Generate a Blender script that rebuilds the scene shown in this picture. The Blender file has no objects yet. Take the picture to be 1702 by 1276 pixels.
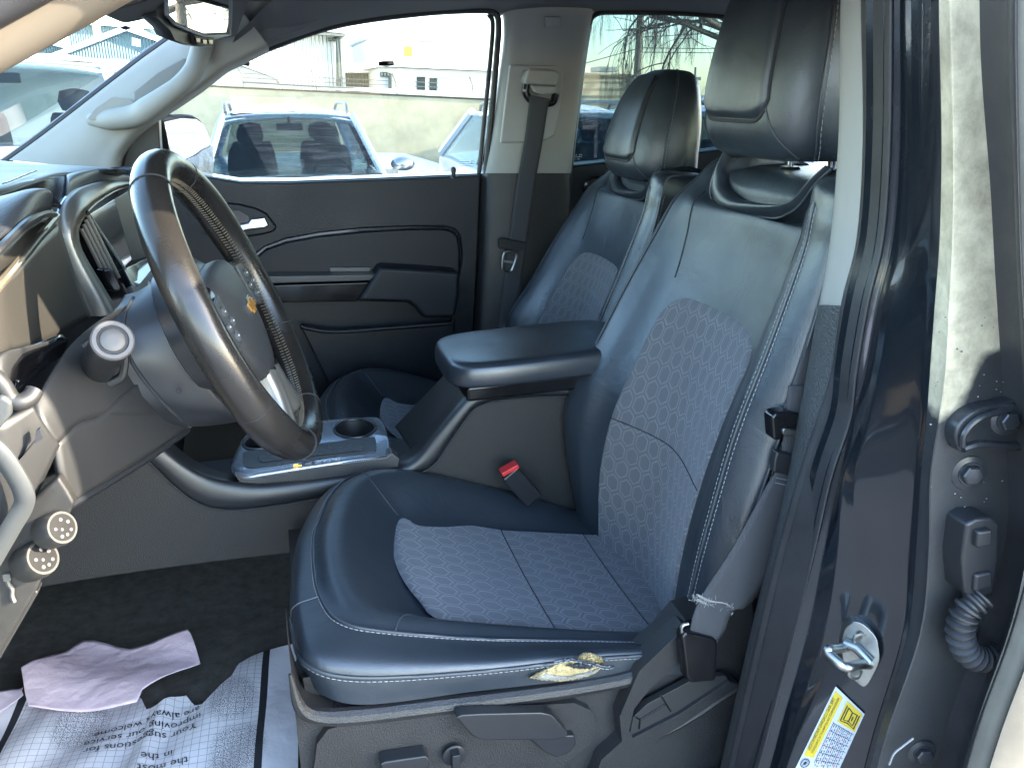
import bpy, bmesh, math, random
import numpy as np
from mathutils import Vector, Matrix
random.seed(7)
SC = bpy.context.scene
COL = SC.collection

# ------------------------------------------------------------------ camera
F_PX, VPX, VPY, CX, CY, EYE = 1400.0, 430.0, 150.0, 851.0, 638.0, 1.6
PITCH = math.atan((CY - VPY) / F_PX)
YAW = math.atan((CX - VPX) / F_PX * math.cos(PITCH))
_s, _c, _sp, _cp = math.sin(YAW), math.cos(YAW), math.sin(PITCH), math.cos(PITCH)
FW = np.array((_s*_cp, _c*_cp, -_sp)); RT = np.array((_c, -_s, 0.0)); UP = np.array((_s*_sp, _c*_sp, _cp))
EYEV = np.array((0.0, 0.0, EYE))
cam_d = bpy.data.cameras.new("camera")
cam = bpy.data.objects.new("camera", cam_d)
COL.objects.link(cam)
cam_d.sensor_width = 36.0
cam_d.lens = 36.0 * F_PX / 1702.0
cam_d.clip_start = 0.02
cam_d.clip_end = 600.0
cam.location = (0, 0, EYE)
cam.rotation_euler = (math.pi/2 - PITCH, 0, -YAW)
SC.camera = cam

# ------------------------------------------------------------------ light
SUN_EL, SUN_AZ = math.radians(23), (0.91, -0.415)     # direction (x, y) in which the sun stands
w = bpy.data.worlds.new("World"); SC.world = w; w.use_nodes = True
nt = w.node_tree
sky = nt.nodes.new("ShaderNodeTexSky"); sky.sky_type = 'NISHITA'; sky.sun_disc = False
sky.sun_elevation = SUN_EL
sky.sun_rotation = math.atan2(SUN_AZ[0], SUN_AZ[1])
sky.air_density = 1.0; sky.dust_density = 0.6
nt.links.new(sky.outputs[0], nt.nodes["Background"].inputs[0])
nt.nodes["Background"].inputs[1].default_value = 0.15
sun_d = bpy.data.lights.new("sun", 'SUN'); sun_d.energy = 2.0; sun_d.angle = math.radians(0.6)
sun_d.color = (1.0, 0.89, 0.72)
sun = bpy.data.objects.new("sun", sun_d); COL.objects.link(sun)
_sd = Vector((SUN_AZ[0]*math.cos(SUN_EL), SUN_AZ[1]*math.cos(SUN_EL), math.sin(SUN_EL))).normalized()
sun.rotation_euler = _sd.to_track_quat('Z', 'Y').to_euler()
sun.location = (3, -4, 6)
SC.view_settings.view_transform = 'Standard'
SC.view_settings.look = 'None'
SC.view_settings.exposure = 3.9
SC.view_settings.gamma = 1.0
SC.cycles.max_bounces = 10
SC.cycles.diffuse_bounces = 5
SC.cycles.transparent_max_bounces = 16
SC.cycles.use_denoising = True
SC.cycles.sample_clamp_indirect = 8.0

# ------------------------------------------------------------------ geometry helpers
def ray(x, y):
    return FW + (x - CX)/F_PX*RT + (CY - y)/F_PX*UP
def at_y(x, y, Y):
    d = ray(x, y); return EYEV + d*(Y/d[1])
def at_x(x, y, X):
    d = ray(x, y); return EYEV + d*(X/d[0])
def at_z(x, y, Z):
    d = ray(x, y); return EYEV + d*((Z - EYE)/d[2])
def at_plane(x, y, p0, n):
    d = ray(x, y); n = np.array(n, float); return EYEV + d*(np.dot(np.array(p0)-EYEV, n)/np.dot(d, n))

def cr(P, n, closed=False):
    """Catmull-Rom along axis 0 of an array of control points; n samples per span."""
    P = np.asarray(P, float); m = len(P)
    if closed:
        idx = lambda i: P[i % m]; spans = m
    else:
        idx = lambda i: P[min(max(i, 0), m-1)] if 0 <= i < m else (2*P[0]-P[1] if i < 0 else 2*P[-1]-P[-2]); spans = m-1
    out = []
    for i in range(spans):
        p0, p1, p2, p3 = idx(i-1), idx(i), idx(i+1), idx(i+2)
        for k in range(n):
            t = k/n
            out.append(0.5*(2*p1 + (p2-p0)*t + (2*p0-5*p1+4*p2-p3)*t*t + (3*p1-p0-3*p2+p3)*t**3))
    if not closed: out.append(P[-1])
    return np.array(out)
def resample(P, n, closed=False):
    P = np.asarray(P, float)
    if closed: P = np.vstack([P, P[:1]])
    L = np.r_[0, np.cumsum(np.linalg.norm(np.diff(P, axis=0), axis=1))]
    t = np.linspace(0, L[-1], n + (1 if closed else 0))
    Q = np.stack([np.interp(t, L, P[:, k]) for k in range(P.shape[1])], 1)
    return Q[:-1] if closed else Q
def length(P):
    return float(np.sum(np.linalg.norm(np.diff(np.asarray(P), axis=0), axis=1)))
def unit(v):
    v = np.asarray(v, float); return v/max(np.linalg.norm(v), 1e-12)

class MB:
    def __init__(s): s.v = []; s.f = []; s.m = []; s.uv = []
    def add(s, V, Fc, mi=0, uv=None):
        b = len(s.v); V = [tuple(map(float, p)) for p in V]; s.v += V
        s.uv += [tuple(map(float, q)) for q in uv] if uv is not None else [(0.0, 0.0)]*len(V)
        for f in Fc: s.f.append(tuple(i+b for i in f)); s.m.append(mi)
        return s
    def grid(s, G, mi=0, cu=False, cv=False, uv=None, caps=False):
        G = np.asarray(G, float); a, b = G.shape[:2]; Fc = []
        for i in range(a if cu else a-1):
            for j in range(b if cv else b-1):
                Fc.append((i*b+j, i*b+(j+1) % b, ((i+1) % a)*b+(j+1) % b, ((i+1) % a)*b+j))
        if caps and cv:
            Fc.append(tuple(range(b-1, -1, -1))); Fc.append(tuple((a-1)*b+j for j in range(b)))
        return s.add(G.reshape(-1, 3), Fc, mi, None if uv is None else np.asarray(uv, float).reshape(-1, 2))
    def tube(s, P, r, n=8, mi=0, caps=True, closed=False, flat=1.0, ref=(0, 0, 1), vscale=1.0):
        P = np.asarray(P, float); k = len(P)
        R = np.full(k, r) if np.isscalar(r) else np.asarray(r, float)
        T = np.gradient(P, axis=0) if not closed else np.roll(P, -1, 0)-np.roll(P, 1, 0)
        N = None; rows = []
        for i in range(k):
            t = unit(T[i])
            if N is None:
                N = np.cross(t, ref)
                if np.linalg.norm(N) < 1e-3: N = np.cross(t, (1, 0, 0))
            N = unit(N - t*np.dot(N, t)); B = np.cross(t, N)
            rows.append([P[i] + R[i]*(math.cos(q)*N*flat + math.sin(q)*B) for q in [2*math.pi*j/n for j in range(n)]])
        return s.grid(rows, mi, cu=closed, cv=True, caps=caps and not closed)
    def prism(s, P, ext, mi=0):
        """planar outline P (3D points) swept by the vector ext."""
        P = [np.asarray(p, float) for p in P]; n = len(P); e = np.asarray(ext, float)
        nrm = sum(np.cross(P[i], P[(i+1) % n]) for i in range(n))
        if np.dot(nrm, e) > 0: P = P[::-1]
        V = P + [p+e for p in P]
        Fc = [tuple(range(n)), tuple(range(2*n-1, n-1, -1))] + [(j, i, n+i, n+j) for i in range(n) for j in [(i+1) % n]]
        return s.add(V, Fc, mi)
    def box(s, c, sx, sy, sz, ax=None, mi=0):
        ax = np.eye(3) if ax is None else np.asarray(ax, float); c = np.asarray(c, float); V = []
        for i in (-1, 1):
            for j in (-1, 1):
                for k in (-1, 1): V.append(c + ax[0]*i*sx/2 + ax[1]*j*sy/2 + ax[2]*k*sz/2)
        return s.add(V, [(0, 1, 3, 2), (4, 6, 7, 5), (0, 4, 5, 1), (2, 3, 7, 6), (0, 2, 6, 4), (1, 5, 7, 3)], mi)
    def lathe(s, prof, c, axis, n=24, mi=0):
        """prof: (radius, height) pairs along axis from point c."""
        a = unit(axis); u = unit(np.cross(a, (0, 0, 1) if abs(a[2]) < .9 else (1, 0, 0))); v = np.cross(a, u); c = np.asarray(c, float)
        G = [[c + a*h + max(r, 1e-5)*(math.cos(q)*u + math.sin(q)*v) for q in [2*math.pi*j/n for j in range(n)]] for r, h in prof]
        return s.grid(G, mi, cv=True, caps=True)
    def dashes(s, P, on=.0045, off=.002, r=.0007, mi=0, lift=None):
        P = np.asarray(P, float); L = np.r_[0, np.cumsum(np.linalg.norm(np.diff(P, axis=0), axis=1))]
        g = lambda t: np.array([np.interp(t, L, P[:, k]) for k in range(3)])
        t = 0.0
        while t + on < L[-1]:
            a, b = g(t), g(t+on); s.tube([a, (a+b)/2, b], [r*.7, r, r*.7], 5, mi); t += on+off
        return s
    def build(s, name, mats, parent=None, bevel=0, seg=2, angle=40, sub=0, solid=0, loc=None):
        me = bpy.data.meshes.new(name)
        V = s.v
        if loc is not None: V = [(x-loc[0], y-loc[1], z-loc[2]) for x, y, z in V]
        me.from_pydata(V, [], s.f); me.validate(verbose=False) if False else None
        mats = mats if isinstance(mats, (list, tuple)) else [mats]
        for m in mats: me.materials.append(m)
        me.polygons.foreach_set("material_index", s.m)
        me.polygons.foreach_set("use_smooth", [True]*len(s.f))
        ul = me.uv_layers.new(name="UVMap"); li = np.empty(len(me.loops), dtype=np.int32); me.loops.foreach_get("vertex_index", li)
        ul.data.foreach_set("uv", np.asarray(s.uv, float)[li].ravel())
        me.update()
        if not bevel: me.set_sharp_from_angle(angle=math.radians(angle))
        o = bpy.data.objects.new(name, me); COL.objects.link(o)
        if parent: o.parent = parent
        if loc is not None: o.location = loc
        if solid:
            q = o.modifiers.new("thickness", 'SOLIDIFY'); q.thickness = solid; q.offset = -1
        if sub:
            q = o.modifiers.new("sub", 'SUBSURF'); q.levels = q.render_levels = sub
        if bevel:
            q = o.modifiers.new("bevel", 'BEVEL'); q.width = bevel; q.segments = seg; q.limit_method = 'ANGLE'; q.angle_limit = math.radians(35); q.harden_normals = True
        return o

def tag(o, label=None, cat=None, group=None, kind=None):
    for k, v in (("label", label), ("category", cat), ("group", group), ("kind", kind)):
        if v: o[k] = v
    return o
def empty(name, loc=(0, 0, 0), rz=0, parent=None):
    o = bpy.data.objects.new(name, None); COL.objects.link(o); o.location = loc; o.rotation_euler = (0, 0, rz); o.empty_display_size = .2
    if parent: o.parent = parent
    return o

_FONTOBJ = None
def text_mesh(body, size):
    """letters as triangles in the xy plane (baseline at the origin, centred in x)."""
    cu = bpy.data.curves.new("lettering", 'FONT'); cu.body = body; cu.size = size; cu.align_x = 'CENTER'; cu.resolution_u = 3
    ob = bpy.data.objects.new("lettering", cu); COL.objects.link(ob)
    dg = bpy.context.evaluated_depsgraph_get(); me = ob.evaluated_get(dg).to_mesh()
    V = [tuple(v.co) for v in me.vertices]; Fc = [tuple(p.vertices) for p in me.polygons]
    ob.evaluated_get(dg).to_mesh_clear(); bpy.data.objects.remove(ob); bpy.data.curves.remove(cu)
    return V, Fc
def put_text(mb, body, size, o, ex, ey, mi=0, warp=None):
    V, Fc = text_mesh(body, size); o = np.asarray(o, float); ex, ey = np.asarray(ex, float), np.asarray(ey, float)
    mb.add([(o + ex*v[0] + ey*v[1]) if warp is None else warp(v[0], v[1]) for v in V], Fc, mi)

# ------------------------------------------------------------------ materials
def new_mat(name):
    m = bpy.data.materials.new(name); m.use_nodes = True
    return m, m.node_tree, m.node_tree.nodes["Principled BSDF"]
def N(nt, kind, **kw):
    n = nt.nodes.new(kind)
    for k, v in kw.items(): setattr(n, k, v)
    return n
def M(name, col, rough=.5, metal=0, spec=.5, bump=None, var=None, coat=0, wear=None, rvar=None, bump2=None):
    """bump=(kind, scale, strength, distance); var=(scale, amount) mottles the colour; rvar=(scale, amount) the gloss."""
    m, nt, b = new_mat(name); L = nt.links.new
    b.inputs["Base Color"].default_value = (*col, 1); b.inputs["Roughness"].default_value = rough; b.inputs["Metallic"].default_value = metal
    b.inputs["Specular IOR Level"].default_value = spec; b.inputs["Coat Weight"].default_value = coat; b.inputs["Coat Roughness"].default_value = .08
    tc = N(nt, "ShaderNodeTexCoord")
    if var:
        nz = N(nt, "ShaderNodeTexNoise"); nz.inputs["Scale"].default_value = var[0]; nz.inputs["Detail"].default_value = 6; nz.inputs["Roughness"].default_value = .65
        L(tc.outputs["Object"], nz.inputs["Vector"])
        rp = N(nt, "ShaderNodeMapRange"); rp.inputs[1].default_value = .3; rp.inputs[2].default_value = .7; rp.inputs[3].default_value = 1-var[1]; rp.inputs[4].default_value = 1+var[1]
        L(nz.outputs["Fac"], rp.inputs[0])
        mx = N(nt, "ShaderNodeVectorMath", operation='SCALE'); mx.inputs[0].default_value = col; L(rp.outputs[0], mx.inputs["Scale"]); L(mx.outputs[0], b.inputs["Base Color"])
    if rvar:
        nz = N(nt, "ShaderNodeTexNoise"); nz.inputs["Scale"].default_value = rvar[0]; nz.inputs["Detail"].default_value = 5
        L(tc.outputs["Object"], nz.inputs["Vector"])
        rp = N(nt, "ShaderNodeMapRange"); rp.inputs[1].default_value = .3; rp.inputs[2].default_value = .7; rp.inputs[3].default_value = rough-rvar[1]; rp.inputs[4].default_value = rough+rvar[1]
        L(nz.outputs["Fac"], rp.inputs[0]); L(rp.outputs[0], b.inputs["Roughness"])
    if bump:
        kind, sc, st, di = bump
        if kind == 'vor':
            t = N(nt, "ShaderNodeTexVoronoi"); t.feature = 'F1'; out = "Distance"
        else:
            t = N(nt, "ShaderNodeTexNoise"); t.inputs["Detail"].default_value = 4; out = "Fac"
        t.inputs["Scale"].default_value = sc; L(tc.outputs["Object"], t.inputs["Vector"])
        bp = N(nt, "ShaderNodeBump"); bp.inputs["Strength"].default_value = st; bp.inputs["Distance"].default_value = di
        L(t.outputs[out], bp.inputs["Height"]); L(bp.outputs[0], b.inputs["Normal"])
        if bump2:
            t2 = N(nt, "ShaderNodeTexNoise"); t2.inputs["Scale"].default_value = bump2[0]; t2.inputs["Detail"].default_value = 5; t2.inputs["Distortion"].default_value = 1.2; L(tc.outputs["Object"], t2.inputs["Vector"])
            b2 = N(nt, "ShaderNodeBump"); b2.inputs["Strength"].default_value = bump2[1]; b2.inputs["Distance"].default_value = bump2[2]; L(t2.outputs["Fac"], b2.inputs["Height"]); L(b2.outputs[0], bp.inputs["Normal"])
    return m
def glass_mat(name, tint, rough=0.0, refl=1.0):
    m, nt, b = new_mat(name); L = nt.links.new; nt.nodes.remove(b)
    tr = N(nt, "ShaderNodeBsdfTransparent"); tr.inputs[0].default_value = (*tint, 1)
    gl = N(nt, "ShaderNodeBsdfGlossy"); gl.inputs["Roughness"].default_value = rough
    ge = N(nt, "ShaderNodeNewGeometry"); dt = N(nt, "ShaderNodeVectorMath", operation='DOT_PRODUCT'); L(ge.outputs["Incoming"], dt.inputs[0]); L(ge.outputs["Normal"], dt.inputs[1])
    last = dt.outputs["Value"]
    for op, v in (('ABSOLUTE', 0), ('SUBTRACT', 1.0), ('POWER', 5.0), ('MULTIPLY_ADD', .92*refl)):
        n = N(nt, "ShaderNodeMath", operation=op)
        if op == 'SUBTRACT': n.inputs[0].default_value = 1.0; L(last, n.inputs[1])
        else:
            L(last, n.inputs[0])
            if op == 'POWER': n.inputs[1].default_value = v
            if op == 'MULTIPLY_ADD': n.inputs[1].default_value = v; n.inputs[2].default_value = .035*refl
        last = n.outputs[0]
    mx = N(nt, "ShaderNodeMixShader"); L(last, mx.inputs[0]); L(tr.outputs[0], mx.inputs[1]); L(gl.outputs[0], mx.inputs[2])
    L(mx.outputs[0], nt.nodes["Material Output"].inputs[0]); return m
def hex_fabric(name, col, line, cell=.027, stretch=1.25, strength=.6):
    m, nt, b = new_mat(name); L = nt.links.new
    b.inputs["Roughness"].default_value = .85; b.inputs["Specular IOR Level"].default_value = .25
    b.inputs["Sheen Weight"].default_value = .35; b.inputs["Sheen Tint"].default_value = (.55, .62, .72, 1)
    def vm(op, a, bb=None):
        n = N(nt, "ShaderNodeVectorMath", operation=op)
        for i, q in enumerate((a, bb)):
            if q is None: continue
            if isinstance(q, tuple): n.inputs[i].default_value = q
            else: L(q, n.inputs[i])
        return n.outputs["Value"] if op in ('DOT_PRODUCT', 'LENGTH') else n.outputs[0]
    def mt(op, a, bb=0.0, clamp=False):
        n = N(nt, "ShaderNodeMath", operation=op); n.use_clamp = clamp
        for i, q in enumerate((a, bb)):
            if isinstance(q, (int, float)): n.inputs[i].default_value = q
            else: L(q, n.inputs[i])
        return n.outputs[0]
    uv = N(nt, "ShaderNodeUVMap"); uv.uv_map = "UVMap"
    nz = N(nt, "ShaderNodeTexNoise"); nz.inputs["Scale"].default_value = 14; L(uv.outputs[0], nz.inputs["Vector"])
    wob = vm('SCALE', nz.outputs["Color"]); wob.node.inputs["Scale"].default_value = .006
    p = vm('ADD', vm('MULTIPLY', vm('ADD', uv.outputs[0], wob), (1/cell, 1/(cell*stretch), 0)), (100, 100, 0))
    r = (1.0, 1.7320508, 1.0); h = (.5, .8660254, .5)
    a = vm('SUBTRACT', vm('MODULO', p, r), h); a = vm('MULTIPLY', a, (1, 1, 0))
    c = vm('SUBTRACT', vm('MODULO', vm('SUBTRACT', p, h), r), h); c = vm('MULTIPLY', c, (1, 1, 0))
    def hd(g):
        g = vm('ABSOLUTE', g); sx = N(nt, "ShaderNodeSeparateXYZ"); L(g, sx.inputs[0])
        return mt('MAXIMUM', vm('DOT_PRODUCT', g, (.5, .8660254, 0)), sx.outputs[0])
    d = mt('MINIMUM', hd(a), hd(c))            # 0 in a cell's middle, .5 at its edge
    e = mt('SUBTRACT', 0.5, d)
    # a ring just inside each cell's edge (raised welt), a groove on the edge itself
    ring = mt('SUBTRACT', 1.0, mt('MULTIPLY', mt('ABSOLUTE', mt('SUBTRACT', e, .10)), 14.0), True)
    ring.node.use_clamp = True
    fine = N(nt, "ShaderNodeTexNoise"); fine.inputs["Scale"].default_value = 900; L(uv.outputs[0], fine.inputs["Vector"])
    big = N(nt, "ShaderNodeTexNoise"); big.inputs["Scale"].default_value = 9; big.inputs["Detail"].default_value = 4; L(uv.outputs[0], big.inputs["Vector"])
    fac = mt('MULTIPLY', ring, mt('ADD', mt('MULTIPLY', big.outputs["Fac"], 1.1), .05))
    mx = N(nt, "ShaderNodeMix"); mx.data_type = 'RGBA'; L(fac, mx.inputs[0])
    mx.inputs[6].default_value = (*col, 1); mx.inputs[7].default_value = (*line, 1)
    sc = vm('SCALE', mx.outputs[2]); L(mt('ADD', mt('MULTIPLY', fine.outputs["Fac"], .7), .65), sc.node.inputs["Scale"]); L(sc, b.inputs["Base Color"])
    hgt = mt('ADD', mt('ADD', mt('MULTIPLY', mt('MULTIPLY', e, 4.0, True), .5), mt('MULTIPLY', ring, .5)), mt('MULTIPLY', fine.outputs["Fac"], .35))
    bp = N(nt, "ShaderNodeBump"); bp.inputs["Strength"].default_value = strength; bp.inputs["Distance"].default_value = .0018
    L(hgt, bp.inputs["Height"]); L(bp.outputs[0], b.inputs["Normal"])
    return m
def emit_mat(name, col, st):
    m, nt, b = new_mat(name); b.inputs["Emission Color"].default_value = (*col, 1); b.inputs["Emission Strength"].default_value = st; b.inputs["Base Color"].default_value = (*col, 1); return m

LEATHER = M("black_leather", (.020, .027, .035), .36, spec=.8, bump=('vor', 900, .22, .0007), rvar=(7, .09), bump2=(16, .22, .006))
LEATHER_D = M("smooth_leather", (.018, .023, .030), .34, spec=.8, bump=('vor', 700, .12, .0006), rvar=(9, .06))
PIPING = M("leather_piping", (.035, .042, .05), .34)
THREAD = M("pale_thread", (.24, .25, .25), .7)
FABRIC = hex_fabric("honeycomb_cloth", (.105, .106, .110), (.205, .205, .21))
SEAM = M("dark_seam", (.02, .021, .024), .8)  # even dark colour for seams and joints
PLASTIC = M("grained_plastic", (.018, .018, .0185), .44, var=(14, .25), bump=('vor', 520, .35, .0012), rvar=(8, .05))
PLASTIC_S = M("satin_plastic", (.015, .016, .018), .36, bump=('noise', 1200, .1, .0004), rvar=(6, .06))
PLASTIC_G = M("grey_dash_plastic", (.021, .021, .021), .5, bump=('noise', 900, .15, .0005), var=(9, .12))
BLACK_GLOSS = M("gloss_black", (.006, .006, .007), .16, rvar=(20, .05))
TRIM_LIGHT = M("light_grey_trim", (.26, .255, .235), .62, bump=('noise', 1100, .12, .0004), var=(5, .05))
HEADLINER = M("headliner_cloth", (.15, .155, .16), .95, spec=.1, bump=('noise', 1500, .3, .0006))
RUBBER = M("rubber_seal", (.020, .020, .022), .5, bump=('noise', 350, .15, .001), rvar=(30, .1))
CHROME = M("chrome", (.5, .51, .52), .12, 1.0, rvar=(40, .05))
STEEL = M("zinc_plated_steel", (.36, .37, .36), .36, 1.0, rvar=(60, .1), var=(40, .2))
SILVER = M("silver_trim", (.26, .245, .22), .38, .8)
CARPET = M("black_carpet", (.11, .10, .082), .98, spec=.1, bump=('noise', 700, .9, .004), var=(40, .3))
FOAM = M("torn_foam", (.40, .31, .15), .9, bump=('noise', 260, .8, .004), var=(60, .25))
SCRIM = M("torn_backing", (.27, .255, .22), .9, bump=('noise', 300, .6, .002), var=(90, .2))
PAINT = M("dark_metallic_paint", (.013, .018, .025), .24, .5, coat=.8, rvar=(20, .05), bump=('noise', 18, .03, .004))
GLASS = glass_mat("clear_glass", (.60, .63, .62), refl=.4)
GLASS_T = glass_mat("tinted_glass", (.28, .335, .35), refl=.4)
WHITE_INK = M("white_ink", (.75, .75, .75), .6)
RED_PL = M("red_plastic", (.55, .03, .03), .35)
# ------------------------------------------------------------------ surfaces
class Surf:
    """bicubic (Catmull-Rom) sheet through a grid of control points, evaluated at fractional (row, column)."""
    def __init__(s, G): s.G = np.asarray(G, float)
    def dense(s, n, m):
        A = cr(s.G, n); return np.swapaxes(cr(np.swapaxes(A, 0, 1), m), 0, 1)
    def _ev(s, P, t):
        m = len(P); i = int(min(max(math.floor(t), 0), m-2)); t -= i
        p1, p2 = P[i], P[i+1]; p0 = P[i-1] if i > 0 else 2*p1-p2; p3 = P[i+2] if i+2 < m else 2*p2-p1
        return 0.5*(2*p1 + (p2-p0)*t + (2*p0-5*p1+4*p2-p3)*t*t + (3*p1-p0-3*p2+p3)*t**3)
    def pt(s, r, c):
        rows = np.array([s._ev(s.G[:, j], r) for j in range(s.G.shape[1])]); return s._ev(rows, c)
    def nrm(s, r, c, out=(-1, -.3, .2)):
        e = .02; n = unit(np.cross(s.pt(r+e, c)-s.pt(r-e, c), s.pt(r, c+e)-s.pt(r, c-e)))
        return n if np.dot(n, out) > 0 else -n
    def line(s, rc, off=0.0, out=(-1, -.3, .2)):
        return np.array([s.pt(r, c) + (s.nrm(r, c, out)*off if off else 0) for r, c in rc])

truck = empty("pickup_truck", (0, 0, 0))
tag(truck, "dark pickup truck with its front door open onto leather seats with grey honeycomb inserts", "pickup truck")

# ------------------------------------------------------------------ front seats
def fabric_patch(mb, fn, nu, nv, mi=0, uvf=None, edge=.05, lift=.0025, low=False):
    """fn(a, b) -> (point, normal) for a in -1..1 across, b in 0..1 along; its rim sinks under the leather."""
    G, U = [], []
    for j in range(nv+1):
        b = j/nv; row, ur = [], []
        for i in range(nu+1):
            a = -1 + 2*i/nu; p, n = fn(a, b)
            d = min(1-abs(a), (1-b)*2.0, b*2.0 if low else 9)
            k = min(1.0, max(0.0, d/edge)); h = -.0035 + (.0035 + lift)*math.sin(k*math.pi/2)
            row.append(p + n*h); ur.append(uvf(p))
        G.append(row); U.append(ur)
    mb.grid(G, mi, uv=U)

def make_seat():
    # ---- plastic base: the seat's own mesh
    b = MB()
    outl = [(476, 1040), (484, 1110), (500, 1162), (520, 1176), (560, 1182), (680, 1168), (800, 1154), (930, 1134), (1062, 1108), (1108, 1068), (1140, 1030), (1250, 1000), (1262, 1120), (1235, 1420), (520, 1420), (500, 1276)]
    P = [at_y(x, y, .812) for x, y in outl]
    rows = []
    C = np.mean(P, 0)
    b.prism(P, (0, .045, 0), 0)
    # curved shelf under the cushion: a rail with a round profile
    rail_px = [(482, 1120), (498, 1172), (530, 1190), (600, 1188), (700, 1176), (830, 1160), (960, 1142), (1062, 1120), (1112, 1082), (1142, 1046)]
    rail = cr([at_y(x, y, .806) for x, y in rail_px], 6)
    b.tube(rail, np.interp(np.linspace(0, 1, len(rail)), [0, .12, .3, 1], [.002, .008, .011, .011]), 10, 0)
    # lower door of the shield, standing proud
    low = [(528, 1420), (520, 1290), (527, 1236), (545, 1212), (600, 1196), (700, 1186), (850, 1174), (955, 1168), (982, 1180), (990, 1204), (978, 1240), (940, 1268), (880, 1420)]
    lowP = [at_y(x, y, .80) for x, y in low]
    b.prism(lowP, (0, .02, 0), 0)
    # rear arm with the buckle pocket
    arm = [(1010, 1232), (1030, 1190), (1062, 1120), (1112, 1076), (1146, 1046), (1240, 1040), (1236, 1118), (1222, 1132), (1130, 1190), (1052, 1230)]
    arm2 = [(1000, 1420), (992, 1262), (1052, 1236), (1140, 1196), (1226, 1140), (1236, 1420)]
    b.prism([at_y(x, y, .797) for x, y in arm2], (0, .02, 0), 0)
    armr = cr([at_y(x, y, .797) for x, y in [(985, 1290), (1040, 1246), (1130, 1202), (1226, 1140)]], 5); b.tube(armr, .006, 8, 0)
    b.prism([at_y(x, y, .790) for x, y in [(985, 1300), (1000, 1262), (1034, 1232), (1030, 1190), (1062, 1116), (1110, 1070), (1140, 1044), (1166, 1060), (1134, 1098), (1082, 1142), (1054, 1178), (1046, 1214), (1052, 1226), (1130, 1186), (1212, 1132), (1230, 1138), (1134, 1204), (1046, 1258), (1008, 1310)]], (0, .03, 0), 0)
    # side walls and front of the pedestal
    b.prism([(-.012, .835, .965), (-.018, .87, .955), (-.018, 1.26, .93), (.0, 1.32, .91), (.46, 1.32, .82), (.50, 1.32, .60), (.02, 1.30, .60), (.03, .84, .60), (.50, .84, .60), (.50, .83, .86)][0:1] + [(-.018, .86, .95), (-.018, 1.26, .93), (.01, 1.27, .62), (.01, .86, .62)], (.05, 0, 0), 0)
    b.box((.27, 1.07, .76), .44, .44, .16, mi=0)
    b.box((.27, .90, .64), .50, .05, .06, mi=0); b.box((.27, 1.24, .64), .50, .05, .06, mi=0)
    seat = b.build("front_seat", [PLASTIC], truck, bevel=.004, seg=2)

    # ---- cushion
    ringpts = {
        'bot': [(.50, 1.335, .78), (.37, 1.35, .80), (.17, 1.34, .85), (.05, 1.295, .90), (.0, 1.14, .915), (-.008, 1.0, .925), (-.008, .90, .935), (.0, .835, .948), (.05, .806, .937), (.19, .806, .925), (.34, .806, .910), (.47, .812, .885)],
        'low': [(.52, 1.345, .82), (.37, 1.352, .865), (.17, 1.342, .935), (.055, 1.295, .955), (.0, 1.15, .968), (-.018, 1.01, .972), (-.018, .90, .980), (-.006, .832, .985), (.05, .806, .974), (.19, .803, .955), (.34, .806, .940), (.47, .812, .915)],
        'mid': [(.515, 1.336, .845), (.37, 1.342, .897), (.17, 1.332, .967), (.06, 1.283, .985), (.004, 1.14, .993), (-.012, 1.0, .995), (-.010, .90, .999), (.004, .842, 1.000), (.055, .818, .990), (.195, .816, .965), (.345, .818, .944), (.475, .824, .918)],
        'seam': [(.505, 1.315, .858), (.37, 1.322, .914), (.17, 1.312, .986), (.075, 1.262, 1.002), (.024, 1.12, 1.004), (.014, .99, 1.004), (.022, .912, 1.003), (.042, .872, 1.002), (.088, .856, .993), (.205, .852, .962), (.350, .852, .930), (.475, .858, .898)],
        'crest': [(.50, 1.28, .872), (.36, 1.285, .930), (.18, 1.272, 1.000), (.098, 1.225, 1.014), (.058, 1.10, 1.014), (.050, .99, 1.013), (.058, .925, 1.010), (.075, .897, 1.004), (.115, .885, .992), (.22, .882, .962), (.355, .882, .926), (.475, .888, .894)],
        'edge': [(.50, 1.222, .862), (.35, 1.226, .898), (.20, 1.216, .956), (.150, 1.190, .962), (.124, 1.09, .962), (.120, .99, .961), (.124, .945, .960), (.134, .930, .957), (.165, .921, .947), (.24, .917, .923), (.36, .915, .892), (.475, .917, .868)],
        'in': [(.50, 1.19, .852), (.35, 1.19, .886), (.21, 1.185, .940), (.17, 1.16, .950), (.150, 1.08, .950), (.148, 1.0, .950), (.152, .965, .948), (.16, .955, .945), (.19, .945, .932), (.26, .94, .910), (.37, .94, .880), (.475, .94, .858)],
    }
    names = ['bot', 'low', 'mid', 'seam', 'crest', 'edge', 'in']
    cs = Surf([ringpts[k] for k in names])
    cb = MB(); cb.grid(cs.dense(8, 8), 0)
    up = (0, 0, 1)
    tt = np.linspace(0, 11, 150)
    low_l = cs.line([(1.0, t) for t in tt], .001, (0, -1, .3)); seam_l = cs.line([(3.0, t) for t in tt], .0006, up)
    cb.tube(seam_l, .0022, 6, 1); cb.tube(low_l, .0026, 6, 1)
    cb.dashes(cs.line([(2.90, t) for t in tt], .0012, up), r=.00062, mi=2)
    cb.dashes(cs.line([(.86, t) for t in tt[40:]], .0012, (0, -1, .2)), r=.00062, mi=2)
    # cross seams in the leather roll
    for t0, t1 in ((2.55, 2.9), (8.1, 7.9)):
        cb.tube(cs.line([(3.05 + 1.9*q, t0 + (t1-t0)*q) for q in np.linspace(0, 1, 12)], .0004, up), .0013, 5, 1)
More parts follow.
